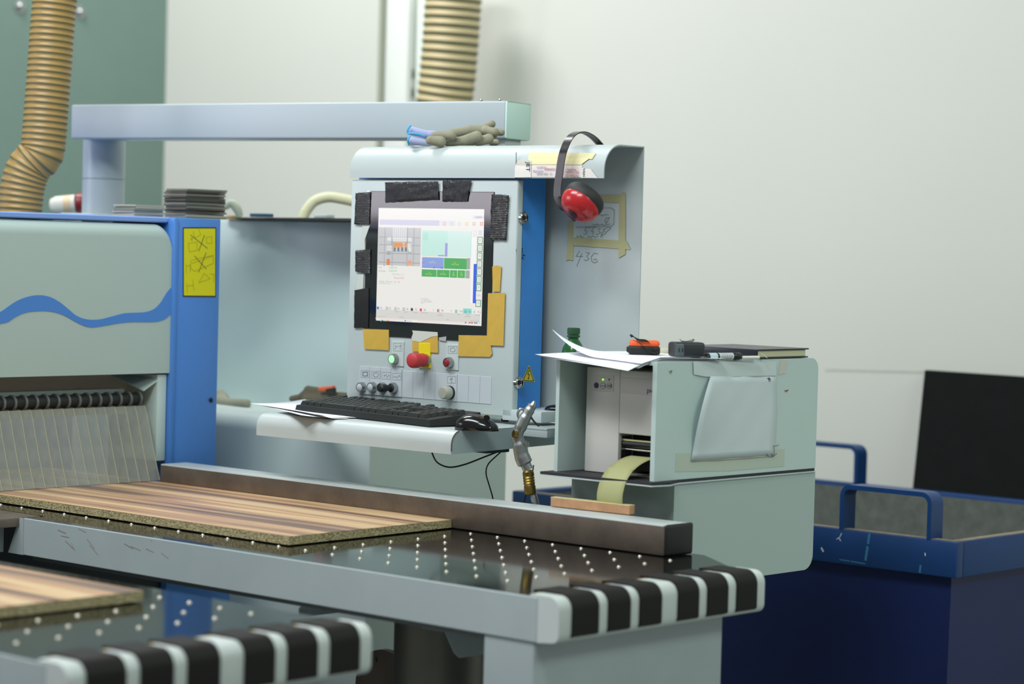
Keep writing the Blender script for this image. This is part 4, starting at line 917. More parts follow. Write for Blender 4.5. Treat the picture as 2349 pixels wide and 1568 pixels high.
# ================================================================== EARMUFFS
r = empty('ear_defenders', wc(.05, 1335, 330), 'red and black ear defenders hung over the console roof', 'ear defenders')
ymid = hc(-.03, 1290, 400).y
def ep(lx, px, py): return wc(lx, px, py)
path = [(-.030, 1312, 488), (-.034, 1292, 478), (-.035, 1280, 455), (-.034, 1279, 430), (-.033, 1283, 400), (-.031, 1287, 370), (-.028, 1293, 345), (-.012, 1304, 320), (.015, 1318, 306), (.05, 1336, 303), (.09, 1356, 312), (.13, 1372, 327), (.165, 1384, 345), (.185, 1390, 380), (.19, 1390, 420)]
def band(bm, path, w, t, shift=0):
    P = catmull([ep(*p_) for p_ in path], 5); sidev = CR @ Vector((0, -1, 0)); rows = []
    g = []
    for i, p_ in enumerate(P):
        d_ = (P[min(i+1, len(P)-1)] - P[max(i-1, 0)]).normalized(); nn_ = d_.cross(sidev).normalized()
        g.append([p_ + sidev * (w * (s - .5) + shift) + nn_ * t * .5 for s in (0, .12, .4, .5, .6, .88, 1)])
        g[-1][2] += nn_ * t * .9; g[-1][4] += nn_ * t * .9; g[-1][3] += nn_ * t * .3; rows.append(-nn_ * t)
    top_ = [[bm.verts.new(p_) for p_ in row] for row in g]; bo = [[bm.verts.new(g[i][j] + rows[i]) for j in (0, 6)] for i in range(len(g))]
    for i in range(len(g) - 1):
        for j in range(6): bm.faces.new((top_[i][j], top_[i][j+1], top_[i+1][j+1], top_[i+1][j]))
        bm.faces.new((bo[i][0], bo[i+1][0], bo[i+1][1], bo[i][1])); bm.faces.new((top_[i][0], top_[i+1][0], bo[i+1][0], bo[i][0])); bm.faces.new((top_[i][6], bo[i][1], bo[i+1][1], top_[i+1][6]))
bm = B(); band(bm, path, .021, .0026); obj('headband', bm, mat('black_headband', '#16181a', .28), r, label='black bent headband', smooth=60)
bm = B(); sweep(bm, catmull([ep(-.040, 1283, 452), ep(-.043, 1292, 474), ep(-.045, 1306, 492), ep(-.045, 1319, 505)], 5), .0042, 8); sweep(bm, catmull([ep(-.046, 1296, 468), ep(-.048, 1308, 482), ep(-.048, 1321, 498)], 5), .003, 8); obj('yoke', bm, blackp, r)
def cup(cpt, ax_, scale, parent):
    # ax_ outward direction of the dome ; long axis
    ax_ = ax_.normalized(); u_, w_2 = frame_of(ax_); bm = B(); 
    lathe(bm, cpt, ax_, [(.036, -.020), (.044, -.017), (.048, -.010), (.0485, .0), (.0475, .008), (.0465, .010)], 36, sq=scale); a_ = obj('ear_cushion', bm, mat('soft_black_foam', '#1d1f20', .6), parent)
    bm = B(); lathe(bm, cpt, ax_, [(.0470, .009), (.0470, .013), (.0445, .024), (.037, .035), (.025, .0415), (.012, .0435), (0, .044)], 36, sq=scale); b_ = obj('ear_cup', bm, mat('red_gloss_cup', '#b4262b', .22), parent, label='glossy red ear cup')
    bm = B(); lathe(bm, cpt + ax_ * .041, ax_, [(.010, 0), (.012, .004), (.006, .006), (0, .006)], 16); obj('pivot', bm, blackp, b_)
# axis: image down-left and toward the viewer
axd = (-RGT * .56 - UPV * .74 - FWD * .36).normalized()
cc = ep(-.028, 1338, 460) - FWD * .012
cup(cc, axd, 1.28 if False else 1.0, r)
bm = B(); 
cup(ep(.205, 1392, 440) + FWD * .03, (RGT * .5 - UPV * .4 + FWD * .7), 1.0, r)

# ================================================================== GLOVES
gloveM = mat('grey_green_coated_glove', '#8c8a75', .75, bump=.6, bscale=220, var=.12, vscale=30); knit = mat('lilac_blue_knit', '#a3abcd', .9, bump=.6, bscale=400); bluer = mat('bright_blue_hem', '#3fa5d6', .8)
g5 = lambda x, y, d=5.92: at(d, 840 + x / 4.48, y / 4.48)
def glove(name, label, coat, cuff, hem, group, mats=(gloveM, knit, bluer), vox=.0022):
    r = empty(name, coat[0][0], label, 'glove', group)
    blob('coated_fingers', coat, vox, mats[0], r, 2); blob('knit_cuff', cuff, vox * 1.1, mats[1], r, label='lilac blue knitted cuff')
    bm = B(); sweep(bm, catmull(hem, 5), .0028, 8, cap=True); obj('cuff_hem', bm, mats[2], r, label='bright blue hem')
s_ = 5.92 / 5546 / 4.48 * 1.14   # metres per crop pixel
glove('work_glove', 'lower grey-green work glove, thumb towards the camera, on the console roof', [(g5(660, 1442, 5.85), g5(765, 1455, 5.85), 44*s_, 52*s_), (g5(840, 1470, 5.90), g5(1010, 1440, 5.88), 34*s_, 45*s_), (g5(1010, 1440, 5.88), g5(1140, 1398, 5.88), 45*s_, 50*s_), (g5(1150, 1455, 5.90), g5(1260, 1425, 5.90), 44*s_, 48*s_), (g5(1290, 1465, 5.93), g5(1335, 1462, 5.93), 30*s_, 32*s_), (g5(760, 1450, 5.90), g5(1100, 1450, 5.94), 40*s_, 42*s_)],
      [(g5(470, 1448, 5.90), g5(640, 1470, 5.90), 40*s_, 30*s_), (g5(470, 1450, 5.93), g5(640, 1462, 5.95), 40*s_, 30*s_)], [g5(445, 1405, 5.88), g5(430, 1440, 5.87), g5(440, 1485, 5.88)], 'work gloves on the console roof')
glove('work_glove', 'upper grey-green work glove with lilac cuff lying on the other one', [(g5(715, 1388, 5.88), g5(880, 1392, 5.87), 38*s_, 46*s_), (g5(890, 1365, 5.97), g5(1060, 1345, 5.97), 44*s_, 50*s_), (g5(900, 1400, 5.98), g5(1300, 1400, 5.98), 44*s_, 40*s_), (g5(1060, 1340, 5.97), g5(1230, 1335, 5.97), 52*s_, 48*s_), (g5(1230, 1340, 5.96), g5(1320, 1360, 5.95), 44*s_, 44*s_), (g5(1330, 1355, 5.97), g5(1390, 1360, 5.97), 36*s_, 34*s_), (g5(1240, 1290, 6.0), g5(1290, 1275, 6.0), 30*s_, 38*s_)],
      [(g5(465, 1345, 5.95), g5(660, 1385, 5.94), 44*s_, 34*s_), (g5(560, 1370, 5.97), g5(720, 1375, 5.97), 34*s_, 30*s_)], [g5(455, 1292, 5.93), g5(430, 1325, 5.92), g5(430, 1370, 5.92), g5(500, 1372, 5.90), g5(600, 1400, 5.90)], 'work gloves on the console roof')
# gloves on the cabinet shelf
def lump(name, pts, m, label, vox=.004, cat='glove'):
    return blob(name, pts, vox, m, label=label, cat=cat)
sh_ = lambda x, y, z=None: at(6.85, x, y)
lump('work_glove', [(HX(4.62, 496, 916), HX(4.60, 520, 924), .022, .019), (HX(4.60, 520, 925), HX(4.58, 566, 925), .017, .014), (HX(4.62, 505, 902), HX(4.62, 514, 914), .014, .017)], mat('pale_worn_glove', '#959681', .85, bump=.5, bscale=100), 'grey work glove on the shelf right next to the blue post')
lump('work_glove', [(HX(4.64, 700, 908), HX(4.64, 760, 908), .018, .016), (HX(4.64, 706, 893), HX(4.64, 735, 899), .012, .014), (HX(4.62, 670, 914), HX(4.64, 700, 910), .010, .012), (HX(4.64, 760, 906), HX(4.64, 800, 910), .012, .012), (HX(4.62, 700, 916), HX(4.62, 790, 918), .012, .012)], mat('dark_worn_glove', '#5f5a48', .85, bump=.5, bscale=100), 'dark grubby work glove on the shelf behind the keyboard')
r = empty('utility_knife', HX(4.62, 745, 895), 'orange and black handled tool on the dark glove at the shelf', 'knife')
bm = B(); sweep(bm, [HX(4.615, 733, 892), HX(4.615, 766, 891)], [.006, .009], 10); obj('handle', bm, mat('orange_plastic', '#e8673a', .4), r, label='orange handle')
bm = B(); sweep(bm, [HX(4.605, 750, 896), HX(4.605, 767, 895)], [.006, .008], 10); obj('grip', bm, blackp, r)

# ================================================================== PRINTER HOUSING
PX, PY = 4.064, 3.240; PB_, PL = 4.666, 3.526; z0p, z1p = 1.060, 1.3175
r = empty('printer_housing', (4.36, 3.38, 1.055), 'grey sheet metal box with open front housing the label printer', 'housing')
bm = B(); th = .0035; rr_ = .028
# right (-Y) wall with folded front edge, rounded back top corner
def wall_prof(): return [(PX, z0p), (PX, z1p)] + [(PB_ - rr_ + rr_ * math.sin(math.radians(a)), z1p - rr_ + rr_ * math.cos(math.radians(a))) for a in range(0, 91, 10)] + [(PB_, z0p)]
prism(bm, wall_prof(), 1, PY, PY + .012); obj('side_wall', bm, grey2, r, label='grey side wall with a paper sheet taped on')
bm = B(); prism(bm, wall_prof(), 1, PL - .010, PL); obj('side_wall', bm, grey2, r)
bm = B(); op = [(PX, z1p)] + [(PB_ - rr_ + rr_ * math.sin(math.radians(a)), z1p - rr_ + rr_ * math.cos(math.radians(a))) for a in range(0, 91, 10)] + [(PB_, z0p)]
ip = [(PB_ - .006, z0p)] + [(PB_ - rr_ + (rr_ - .006) * math.sin(math.radians(a)), z1p - rr_ + (rr_ - .006) * math.cos(math.radians(a))) for a in range(90, -1, -10)] + [(PX, z1p - .008)]
prism(bm, op + ip, 1, PY + .0121, PL - .0101); obj('top_shell', bm, grey2, r, smooth=50)
# base plate and mat
r2 = empty('printer_base_plate', (4.36, 3.38, 1.05), 'thin metal plate with dark mat between the two grey cabinets', 'plate')
bm = B(); slab(bm, [(PX - .022, PY - .012, 1.0505), (PX + .03, PY - .022, 1.0505), (PX + .08, PY - .004, 1.0505), (PB_ - .002, PY - .002, 1.0505), (PB_ - .002, PL + .01, 1.0505), (PX - .03, PL + .016, 1.0505)], (0, 0, .003)); obj('plate', bm, grey, r2, smooth=0)
bm = B(); slab(bm, [(PX - .021, PY - .010, 1.0538), (PX + .03, PY - .020, 1.0538), (PX + .08, PY - .002, 1.0538), (PB_ - .003, PY - .0, 1.0538), (PB_ - .003, PL + .009, 1.0538), (PX - .029, PL + .015, 1.0538)], (0, 0, .0058)); obj('rubber_mat', bm, mat('dark_mat', '#2b2a2e', .7), r2, label='dark rubber mat', smooth=0)
# paper on side wall
c6 = lambda x, y: (1240 + x / 3.267, 720 + y / 3.267)
SW = lambda x, y, e=.001: HY(PY - e, x, y)
g = []
for i in range(13):
    v = i / 12; yy = 460 + (1100 - 460) * v
    xl = 1275 + (1128 - 1275) * (v ** 1.0) - 12 * math.sin(math.pi * v); xrt = 1768 + 16 * math.sin(2.4 * v) - 25 * v
    row = []
    for j in range(13):
        u = j / 12; lift = .0012 + .016 * (1 - u) ** 4 * math.sin(math.pi * min(1, v + .12)) + .0014 * math.sin(u * 9 + v * 5) ** 2
        row.append(SW(*c6(xl + (xrt - xl) * u, yy - 45 * v * u + (6 if i == 0 else 0)), lift))
    g.append(row)
ps = obj('taped_paper', sheet(B(), g, (0, .0004, 0)), mat('side_paper', '#ccd7d9', .75), r, label='white paper sheet with a curling left edge', smooth=180)
bm = B(); slab(bm, [SW(*c6(*p_), .0030) for p_ in ((1145, 355), (1768, 355), (1765, 462), (1290, 470), (1230, 468), (1150, 452))], (0, .0004, 0)); obj('paper_strip', bm, mat('side_paper2', '#cbd6d6', .75), r, smooth=0)
bm = B(); slab(bm, [SW(*c6(*p_), .0006) for p_ in ((1015, 1045), (1830, 1010), (1825, 1140), (1415, 1175), (1010, 1180))], (0, .0004, 0)); obj('clear_tape', bm, mat('side_tape', '#b7c3b4', .35), r, smooth=0)
bm = B(); slab(bm, [SW(*c6(*p_), .0012) for p_ in ((1800, 345), (1850, 345), (1835, 440), (1785, 455))], (0, .0008, 0)); obj('clear_tape', bm, tapeG, r, smooth=0)
bm = B()
for s_l, w in (([(1130, 1105), (1300, 1098), (1500, 1085), (1700, 1070)], .0011), ([(1745, 990), (1790, 980)], .001), ([(1750, 985), (1752, 1050)], .0008)): ribbon(bm, lambda x, y: SW(x, y, .003), [c6(*p_) for p_ in s_l], w, (0, .0004, 0), 1)
for s_l in ([(1695, 1050), (1710, 1068), (1740, 1070), (1772, 1045)], [(1735, 1048), (1742, 1065)], [(1700, 480), (1725, 490), (1712, 475), (1712, 500), (1725, 500)]): ribbon(bm, lambda x, y: SW(x, y, .0032), [c6(*p_) for p_ in s_l], .0012, (0, .0004, 0))
for s_l in ([(965, 432), (985, 425), (975, 445)], [(1830, 575), (1855, 570), (1840, 582)]): ribbon(bm, lambda x, y: SW(x, y, .001), [c6(*p_) for p_ in s_l], .002, (0, .0004, 0), 1)
obj('pen_marks', bm, [mat('pen_violet', '#3e3a58', .7), mat('brown_stain_line', '#8a7458', .8)], r, smooth=0)

# the printer
FX = PX + .058
r = pr_ = empty('label_printer', (4.3, 3.38, 1.062), 'pale grey label printer inside the open housing', 'printer')
F = lambda x, y, e=0: HX(FX - e, x, y)
pyl, pyr = F(1343, 960).y, PY + .016; pz0, pz1 = F(1345, 1080).z, F(1345, 840).z; ysp = F(1420.5, 960).y
prm = mat('printer_plastic', '#d3d2cd', .45)
bm = B(); box(bm, (FX, ysp + .0008, pz0), (FX + .36, pyl, pz1), .003); obj('left_body', bm, prm, pr_)
zop = F(1460, 997).z
bm = B(); box(bm, (FX - .002, pyr, zop), (FX + .36, ysp - .0008, pz1 - .003), .003); door = obj('front_door', bm, prm, pr_)
bm = B(); a, b = F(*c6(608, 472)), F(*c6(860, 610)); box(bm, (FX - .0032, pyr + .001, b.z), (FX - .0012, a.y, a.z), .0006, 1); obj('door_label', bm, mat('printer_plastic_dim', '#cbc9c6', .5), door)
bm = B(); p = F(*c6(795, 588), .0036); add_text(bm, 'pica', .0165, axes(p, (0, -1, 0), (0, 0, 1)), 0, 1.05, .0002); obj('brand_lettering', bm, mat('violet_grey_print', '#4d4668', .6), door, smooth=0)
bm = B(); box(bm, (FX + .05, pyr, 1.068), (FX + .34, ysp, zop)); obj('mechanism_cavity', bm, blackm, pr_)
for yy, rad, mm in ((960, .0035, mat('cream_roller', '#bcb685', .5)), (985, .008, blackp), (1024, .0025, chrome)):
    p = F(*c6(750, yy)); bm = B(); sweep(bm, [(FX + .012, pyr, p.z), (FX + .012, ysp - .006, p.z)], rad, 16); obj('roller', bm, mm, pr_)
bm = B(); box(bm, (FX + .002, ysp - .006, F(1430, 1075).z), (FX + .04, ysp - .003, F(1430, 1000).z)); obj('cheek_plate', bm, zinc, pr_)
a, b = F(*c6(355, 1140)), F(*c6(520, 1172)); bm = B(); box(bm, (FX + .004, pyr, 1.0605), (FX + .3, pyl - .006, pz0 + .001)); obj('printer_foot', bm, mat('printer_foot', '#a5a397', .6), pr_)
cpn = obj('button_panel', slab(B(), [F(*c6(*p_), .001) for p_ in ((382, 455), (548, 460), (545, 582), (380, 574))], (.0012, 0, 0)), mat('printer_panel', '#c6c5c0', .5), pr_, smooth=0)
def pbtn(x, y, r__, m_, lab=None, nm='button'):
    bm = B(); lathe(bm, F(*c6(x, y), .001), (-1, 0, 0), [(r__, 0), (r__, .001), (r__ * .9, .0016), (0, .0017)], 24); return obj(nm, bm, m_, cpn, label=lab)
nav = mat('navy_button', '#2d2b52', .4)
pbtn(419, 534, .0064, nav, 'dark navy button'); pbtn(467, 537, .0064, nav); pbtn(515, 537, .0064, nav)
for x in (467, 515):
    bm = B(); lathe(bm, F(*c6(x, 537), .0026), (-1, 0, 0), [(.0057, 0), (.0057, .0004), (0, .0005)], 24); obj('button_face', bm, prm, cpn)
bm = B(); FF = lambda x, y: F(x, y, .0034)
for s_l in ([(452, 540), (482, 538)], [(466, 530), (466, 540)], [(505, 530), (505, 548)], [(505, 530), (525, 530)], [(515, 530), (515, 548)], [(525, 530), (525, 548)], [(505, 540), (525, 540)]): ribbon(bm, FF, [c6(*p_) for p_ in s_l], .0011, (.0003, 0, 0))
obj('button_symbols', bm, nav, cpn, smooth=0)
bm = B(); FF = lambda x, y: F(x, y, .0013)
for s_l in ([(455, 478), (482, 479)], [(505, 480), (528, 482)]): ribbon(bm, FF, [c6(*p_) for p_ in s_l], .0008, (.0003, 0, 0))
obj('tiny_print', bm, inkg, cpn, smooth=0)
pbtn(469, 490, .0022, emis('green_led', '#9cff2a', 1.6), 'green lit indicator', 'indicator_light'); pbtn(515, 492, .0016, ink, None, 'indicator_light')
# label strip
lm = mat('backing_paper', '#a9aa78', .6)
ya, yb_ = F(*c6(640, 1050)).y, PY + .018
pts = [(FX + .02, 1.104), (FX - .006, 1.100), (FX - .036, 1.091), (FX - .062, 1.077), (FX - .080, 1.058), (FX - .088, 1.040), (FX - .091, 1.022), (FX - .088, 1.005), (FX - .080, .993), (FX - .076, .9895)]
def stripy(i, s): 
    t = i / (len(C_) - 1); y0 = ya + .006 * t; y1 = (ya - .072) + .006 * t; return y0 + (y1 - y0) * s
C_ = catmull([Vector((a_, 0, b_)) for a_, b_ in pts], 4)
g = [[Vector((c_.x, stripy(i, s), c_.z)) for s in (0, .25, .5, .75, 1)] for i, c_ in enumerate(C_)]
r = obj('label_strip', sheet(B(), g, (-.0003, 0, -.0002)), lm, label='pale yellow-green label strip curling out of the printer', cat='label strip', smooth=180)

# lower cabinet
XL2 = 4.137
bm = B(); zl0, zl1 = .823, 1.0498; rr_ = .035
prof = [(XL2, zl0), (XL2, zl1), (PB_ + .002, zl1)] + [(PB_ + .002 - rr_ + rr_ * math.cos(math.radians(a)), zl0 + rr_ - rr_ * math.sin(math.radians(a))) for a in range(0, 91, 10)]
r = empty('lower_cabinet', (4.4, 3.38, 0), 'grey cabinet with rounded corner below the printer housing', 'cabinet')
prism(bm, prof, 1, PY + .001, 3.535); obj('body', bm, mat('lower_cabinet_coat', '#a9bab6', .5, bump=.1, bscale=500), r)
bm = B(); box(bm, (4.2, 3.30, 0), (4.32, 3.50, zl0)); obj('pedestal', bm, greyd, r)

# ================================================================== ITEMS ON THE PRINTER HOUSING
zt_ = z1p
def topsheet(pix, z, label, curlc=None, amp=0, n=10, tip=0, drop=0):
    A_, B_, C2, D_ = [HZ(zt_ + z, *p_) for p_ in pix]; g = []
    for i in range(n + 1):
        row = []
        for j in range(n + 1):
            u, v = j / n, i / n; p = (A_*(1-u) + B_*u)*(1-v) + (D_*(1-u) + C2*u)*v
            if curlc == 'A': p.z += amp * max(0, (1-u) * (1-v) * 1.0) ** 3
            if curlc == 'AD': p.z += amp * (1-u) ** 4
            if drop: p.z -= drop * max(0, (v - .5) * 2) ** 2 * (1 - abs(u - .65))
            p.z += .0006 * math.sin(5*u + 4*v)
            row.append(p)
        g.append(row)
    obj('paper_sheet', sheet(B(), g, (0, 0, -.0003)), paper, label=label, cat='paper', smooth=180)
def tsheet(P4, z, label, fn=None, n=12, m=paper):
    A_, B_, C2, D_ = [Vector((p_[0], p_[1], zt_ + z)) for p_ in P4]; g = []
    for i in range(n + 1):
        row = []
        for j in range(n + 1):
            u, v = j / n, i / n; p = (A_*(1-u) + B_*u)*(1-v) + (D_*(1-u) + C2*u)*v
            p.z += .0005 * math.sin(5*u + 4*v) + (fn(u, v) if fn else 0); row.append(p)
        g.append(row)
    obj('paper_sheet', sheet(B(), g, (0, 0, -.0003)), m, label=label, cat='paper', smooth=180)
# stack sits near the open front, overhanging towards the tables
fl_ = PX - .055
droop = lambda u, v: -.055 * max(0, v - .72) ** 1.4 * (.1 + u) * 2
for k, (dx_, dy_, rot) in enumerate(((0, 0, 0), (.006, .004, .02), (-.004, .010, -.02), (.010, -.002, .035))):
    P4 = [(PX + .24 + dx_, PL - .02 + dy_), (PX + .205 + dx_, PY - .008 + dy_ - .004 * k), (PX - .062 + dx_ + .008 * k, PY + .030 + dy_), (PX - .036 + dx_, PL + .020 + dy_)]
    tsheet(P4, .0012 + k * .0016, ['lowest white paper sheet of the pile on the printer housing', 'second white paper sheet from the bottom on the printer housing', 'third white paper sheet from the bottom on the printer housing', 'fourth white paper sheet from the bottom on the printer housing'][k], droop)
# top sheet with curled corner
tsheet([(PX + .22, PL - .03), (PX + .20, PY - .002), (PX - .03, PY + .02), (PX - .005, PL + .012)], .0085, 'top white paper sheet with its left end curled up on the printer housing', lambda u, v: .050 * max(0, 1 - 1.9 * u - 1.5 * (1 - v)) ** 1.9 - .05 * max(0, v - .75) * u, n=20)

# bottle
bx = HZ(1.373, 1316, 752); bx = at(5.60, 1316, 760)
r = empty('green_bottle', (bx.x, bx.y, 1.177), 'green plastic bottle with green cap behind the printer housing', 'bottle')
gl = mat('green_bottle_plastic', '#1f5a2b', .15, spec=.6, alpha=.92); zc = HZ(1.37, 1316, 752).z
zcap = at(5.60, 1316, 752).z
bm = B(); lathe(bm, (bx.x, bx.y, 1.177), (0, 0, 1), [(.026, 0), (.031, .006), (.031, .10), (.030, .125), (.024, zcap - 1.177 - .045), (.0165, zcap - 1.177 - .032), (.0120, zcap - 1.177 - .026), (.0120, zcap - 1.177 - .006)], 28); obj('bottle_body', bm, gl, r)
bm = B(); lathe(bm, (bx.x, bx.y, zcap - .0145), (0, 0, 1), [(.0148, 0), (.0150, .010), (.0145, .0142), (.013, .0150), (0, .0150)], 32); obj('cap', bm, mat('dark_green_cap', '#1d4b2d', .5), r)
bm = B(); lathe(bm, (bx.x, bx.y, zcap - .021), (0, 0, 1), [(.0150, 0), (.0155, .0015), (.0148, .0045)], 28); obj('cap_ring', bm, mat('dark_green_cap', '#1d4b2d', .5), r)

# orange & black case with strap
c4b = lambda x, y: (1250 + x / 3.614, 730 + y / 3.614)
pc = HZ(zt_ + .006, 1478, 804); pc = Vector((PX + .18, 3.40, zt_)) if False else pc
def onTop(px, py, h=0): return HZ(zt_ + h, px, py)
def dscale(p): return (p - CAM).dot(FWD) / FPX   # metres per pixel there
base = at(5.36, 1476, 806); base.z = zt_ + .009
r = empty('orange_pouch', base, 'small orange and black pouch with a black wrist strap on the housing', 'pouch')
ur = Vector((RGT.x, RGT.y, 0)).normalized(); uf = Vector((FWD.x, FWD.y, 0)).normalized(); ms = 5.36 / FPX
MB_ = axes(base, ur, uf)
bm = B(); box(bm, (-.034, -.020, .0), (.036, .022, .019), .005, 3, M=MB_); box(bm, (-.0375, -.012, .004), (-.030, .012, .016), .002, M=MB_); obj('lower_shell', bm, blackm, r)
bm = B(); box(bm, (-.032, -.019, .0165), (.035, .021, .0315), .0065, 3, M=MB_); obj('upper_shell', bm, mat('safety_orange', '#f2622c', .45), r, label='orange upper half')
bm = B(); sp = [(-.031, -.020, .040), (-.026, -.021, .041), (-.016, -.0215, .032), (-.004, -.023, .020), (.012, -.024, .008), (.026, -.0235, .004), (.034, -.022, .008)]
g = [[MB_ @ Vector((a_ - .002, b_, c_ + .003)), MB_ @ Vector((a_ + .002, b_ - .001, c_ - .003))] for a_, b_, c_ in catmull(sp, 5)]; sheet(bm, g, MB_.to_3x3() @ Vector((0, -.0015, .0)))
sp = [(-.02, -.020, .036), (-.010, -.021, .032), (.004, -.0215, .031), (.012, -.022, .026), (.022, -.0225, .012), (.030, -.0225, .006)]
g = [[MB_ @ Vector((a_ - .002, b_, c_ + .003)), MB_ @ Vector((a_ + .002, b_ - .001, c_ - .003))] for a_, b_, c_ in catmull(sp, 5)]; sheet(bm, g, MB_.to_3x3() @ Vector((0, -.0015, .0)))
obj('wrist_strap', bm, mat('black_webbing', '#141416', .8), r)
# dark grey gadget with two slots and a wire clip
base = at(5.30, 1574, 812); base = Vector((base.x, base.y, zt_ + .009)); MB_ = axes(base, (ur * .93 - uf * .0 + uf * .3), uf)
r = empty('tape_measure', base, 'dark grey box shaped gadget with two slots and a clip on top', 'gadget')
bm = B(); box(bm, (-.036, -.018, .0), (.038, .022, .032), .0065, 3, M=MB_); obj('case', bm, mat('charcoal_rubber', '#2b2f33', .55), r)
bm = B(); box(bm, (-.034, -.0205, .001), (-.012, -.0165, .030), .0035, 3, M=MB_); o = obj('front_face', bm, mat('slate_grey_plastic', '#5b666b', .4), r)
for x_ in (-.026, -.018):
    bm = B(); box(bm, (x_, -.0212, .011), (x_ + .0022, -.0200, .019), M=MB_); obj('slot', bm, ink, o)
bm = B(); sweep(bm, catmull([MB_ @ Vector(v_) for v_ in ((-.016, 0, .038), (-.010, 0, .034), (.004, 0, .034), (.016, 0, .038), (.018, .003, .036), (.012, .006, .0325), (-.01, .006, .0325))], 4), .0011, 6); obj('belt_clip', bm, chrome, r)
# small cream box between
bx_ = at(5.5, 1520, 806); MB_ = axes((bx_.x, bx_.y, zt_ + .0008), ur, uf); bm = B(); box(bm, (-.02, -.01, 0), (.022, .01, .017), .001, M=MB_); obj('cream_box', bm, mat('cream_card', '#cfcab0', .7), label='small cream box between the orange pouch and the grey gadget', cat='box')
# notebook
r = empty('notebook', (4.5, 3.36, zt_), 'black hardcover notebook lying at the rear of the housing', 'notebook')
P = [HZ(zt_ + .001, 1866, 822), HZ(zt_ + .001, 1735, 823)]
nb = HZ(zt_ + .0012, 1737, 823); MN = Matrix.Translation(nb) @ Matrix.Rotation(.03, 4, 'Z')
coverM = mat('black_book_cover', '#181b26', .35, bump=.3, bscale=80); LB, DB = .208, .215
bm = B(); box(bm, (0, 0, 0), (LB, DB, .003), .0008, 1, M=MN); obj('lower_cover', bm, coverM, r)
bm = B(); box(bm, (.004, .004, .0032), (LB - .006, DB - .004, .0185), .0008, 1, M=MN); obj('pages', bm, mat('cream_pages', '#d2cfae', .8, bump=.6, bscale=300), r)
bm = B(); box(bm, (0, -.001, .0187), (LB + .001, DB, .0217), .0008, 1, M=MN); obj('upper_cover', bm, coverM, r)
bm = B(); box(bm, (-.002, 0, 0), (.0035, DB, .0217), .002, 2, M=MN); obj('spine', bm, coverM, r)
bm = B(); sweep(bm, catmull([MN @ Vector(v_) for v_ in ((.004, -.001, .016), (.010, -.008, .010), (.020, -.014, .002))], 4), [.001] * 4 + [.0025] * 4 + [.001], 6, flat=.4); obj('page_marker', bm, mat('cream_pages2', '#dedbc2', .8), r)
# marker pen and paper roll
def along(px0, py0, px1, py1, h, D0=None):
    return HZ(zt_ + h, px0, py0), HZ(zt_ + h, px1, py1)
a = Vector((PX + .215, PY + .020, zt_ + .0085)); b = Vector((PX + .345, PY + .006, zt_ + .0085))
a, b = at(5.33, 1618, 811), at(5.40, 1697, 814); a.z = b.z = zt_ + .0088
r = empty('marker_pen', a, 'black marker pen with white barcode label on the housing edge', 'marker')
d = (b - a); L_ = d.length
bm = B(); lathe(bm, a, d, [(.0070, 0), (.0078, .002), (.0078, L_ * .80), (.0085, L_ * .81), (.0085, L_ * .97), (.0075, L_)], 20); obj('barrel', bm, blackp, r)
bm = B(); lathe(bm, a + d * .08, d, [(.0081, 0), (.0081, L_ * .22)], 20, sq=1); obj('logo_band', bm, mat('pale_blue_band', '#b9cfd6', .5), r, label='pale blue band')
bm = B(); lathe(bm, a + d * .36, d, [(.0081, 0), (.0081, L_ * .40)], 20); lb = obj('barcode_label', bm, mat('white_label', '#d8dfe0', .5), r)
bm = B()
for k in range(11): lathe(bm, a + d * (.39 + k * .033), d, [(.0082, 0), (.0083, .0006 + .0005 * (k % 2))], 20)
obj('barcode_lines', bm, ink, lb)
a, b = at(5.40, 1700, 817), at(5.44, 1740, 820); a.z = b.z = zt_ + .0052; d = b - a
r = empty('rolled_paper_tube', a, 'short white paper tube next to the marker pen', 'tube')
bm = B(); lathe(bm, a, d, [(.0042, 0), (.0042, d.length)], 16); obj('tube', bm, mat('white_tube', '#dad9d2', .6), r)
bm = B(); lathe(bm, b, d, [(.0040, 0), (.0038, .0008), (.002, .0008), (0, .0004)], 16); obj('tube_end', bm, mat('tan_tube_end', '#9a8260', .7), r)

# ================================================================== BLUE BIN
zR = .85; c0 = HZ(zR, 2195, 1243); XF, YN = c0.x, c0.y; YF = HZ(zR, 1252, 1118).y; XRr = HZ(zR, 2100, 1120).x
r = bn = empty('blue_container', ((XF + XRr) / 2, (YN + YF) / 2, 0), 'large dark blue steel scrap container with bar handles at the right', 'container')
navy = mat('navy_blue_paint', '#0a376b', .42, dirt=None, var=.12, vscale=6); inner = mat('bare_scuffed_interior', '#585d57', .7, var=.25, vscale=25)
bh = HX(XF, 2195, 1327).z; t = .03; ins = .035
def ringbox(bm, x0, x1, y0, y1, z0, z1, th, mi=0):
    box(bm, (x0, y0, z0), (x0 + th, y1, z1), .004, 2, mi); box(bm, (x1 - th, y0, z0), (x1, y1, z1), .004, 2, mi); box(bm, (x0 + th, y0, z0), (x1 - th, y0 + th, z1), .004, 2, mi); box(bm, (x0 + th, y1 - th, z0), (x1 - th, y1, z1), .004, 2, mi)
bm = B(); ringbox(bm, XF, XRr, YN, YF, bh, zR, .035); obj('rim', bm, navy, bn, label='thick blue rim')
bm = B(); e1 = .028; e2 = .055
lo = [(XF + e2, YN + e2), (XRr - e2, YN + e2), (XRr - e2, YF - e2), (XF + e2, YF - e2)]; hi = [(XF + e1, YN + e1), (XRr - e1, YN + e1), (XRr - e1, YF - e1), (XF + e1, YF - e1)]
n4 = range(4); ov = [bm.verts.new((x, y, .10)) for x, y in lo]; oh = [bm.verts.new((x, y, zR - .012)) for x, y in hi]
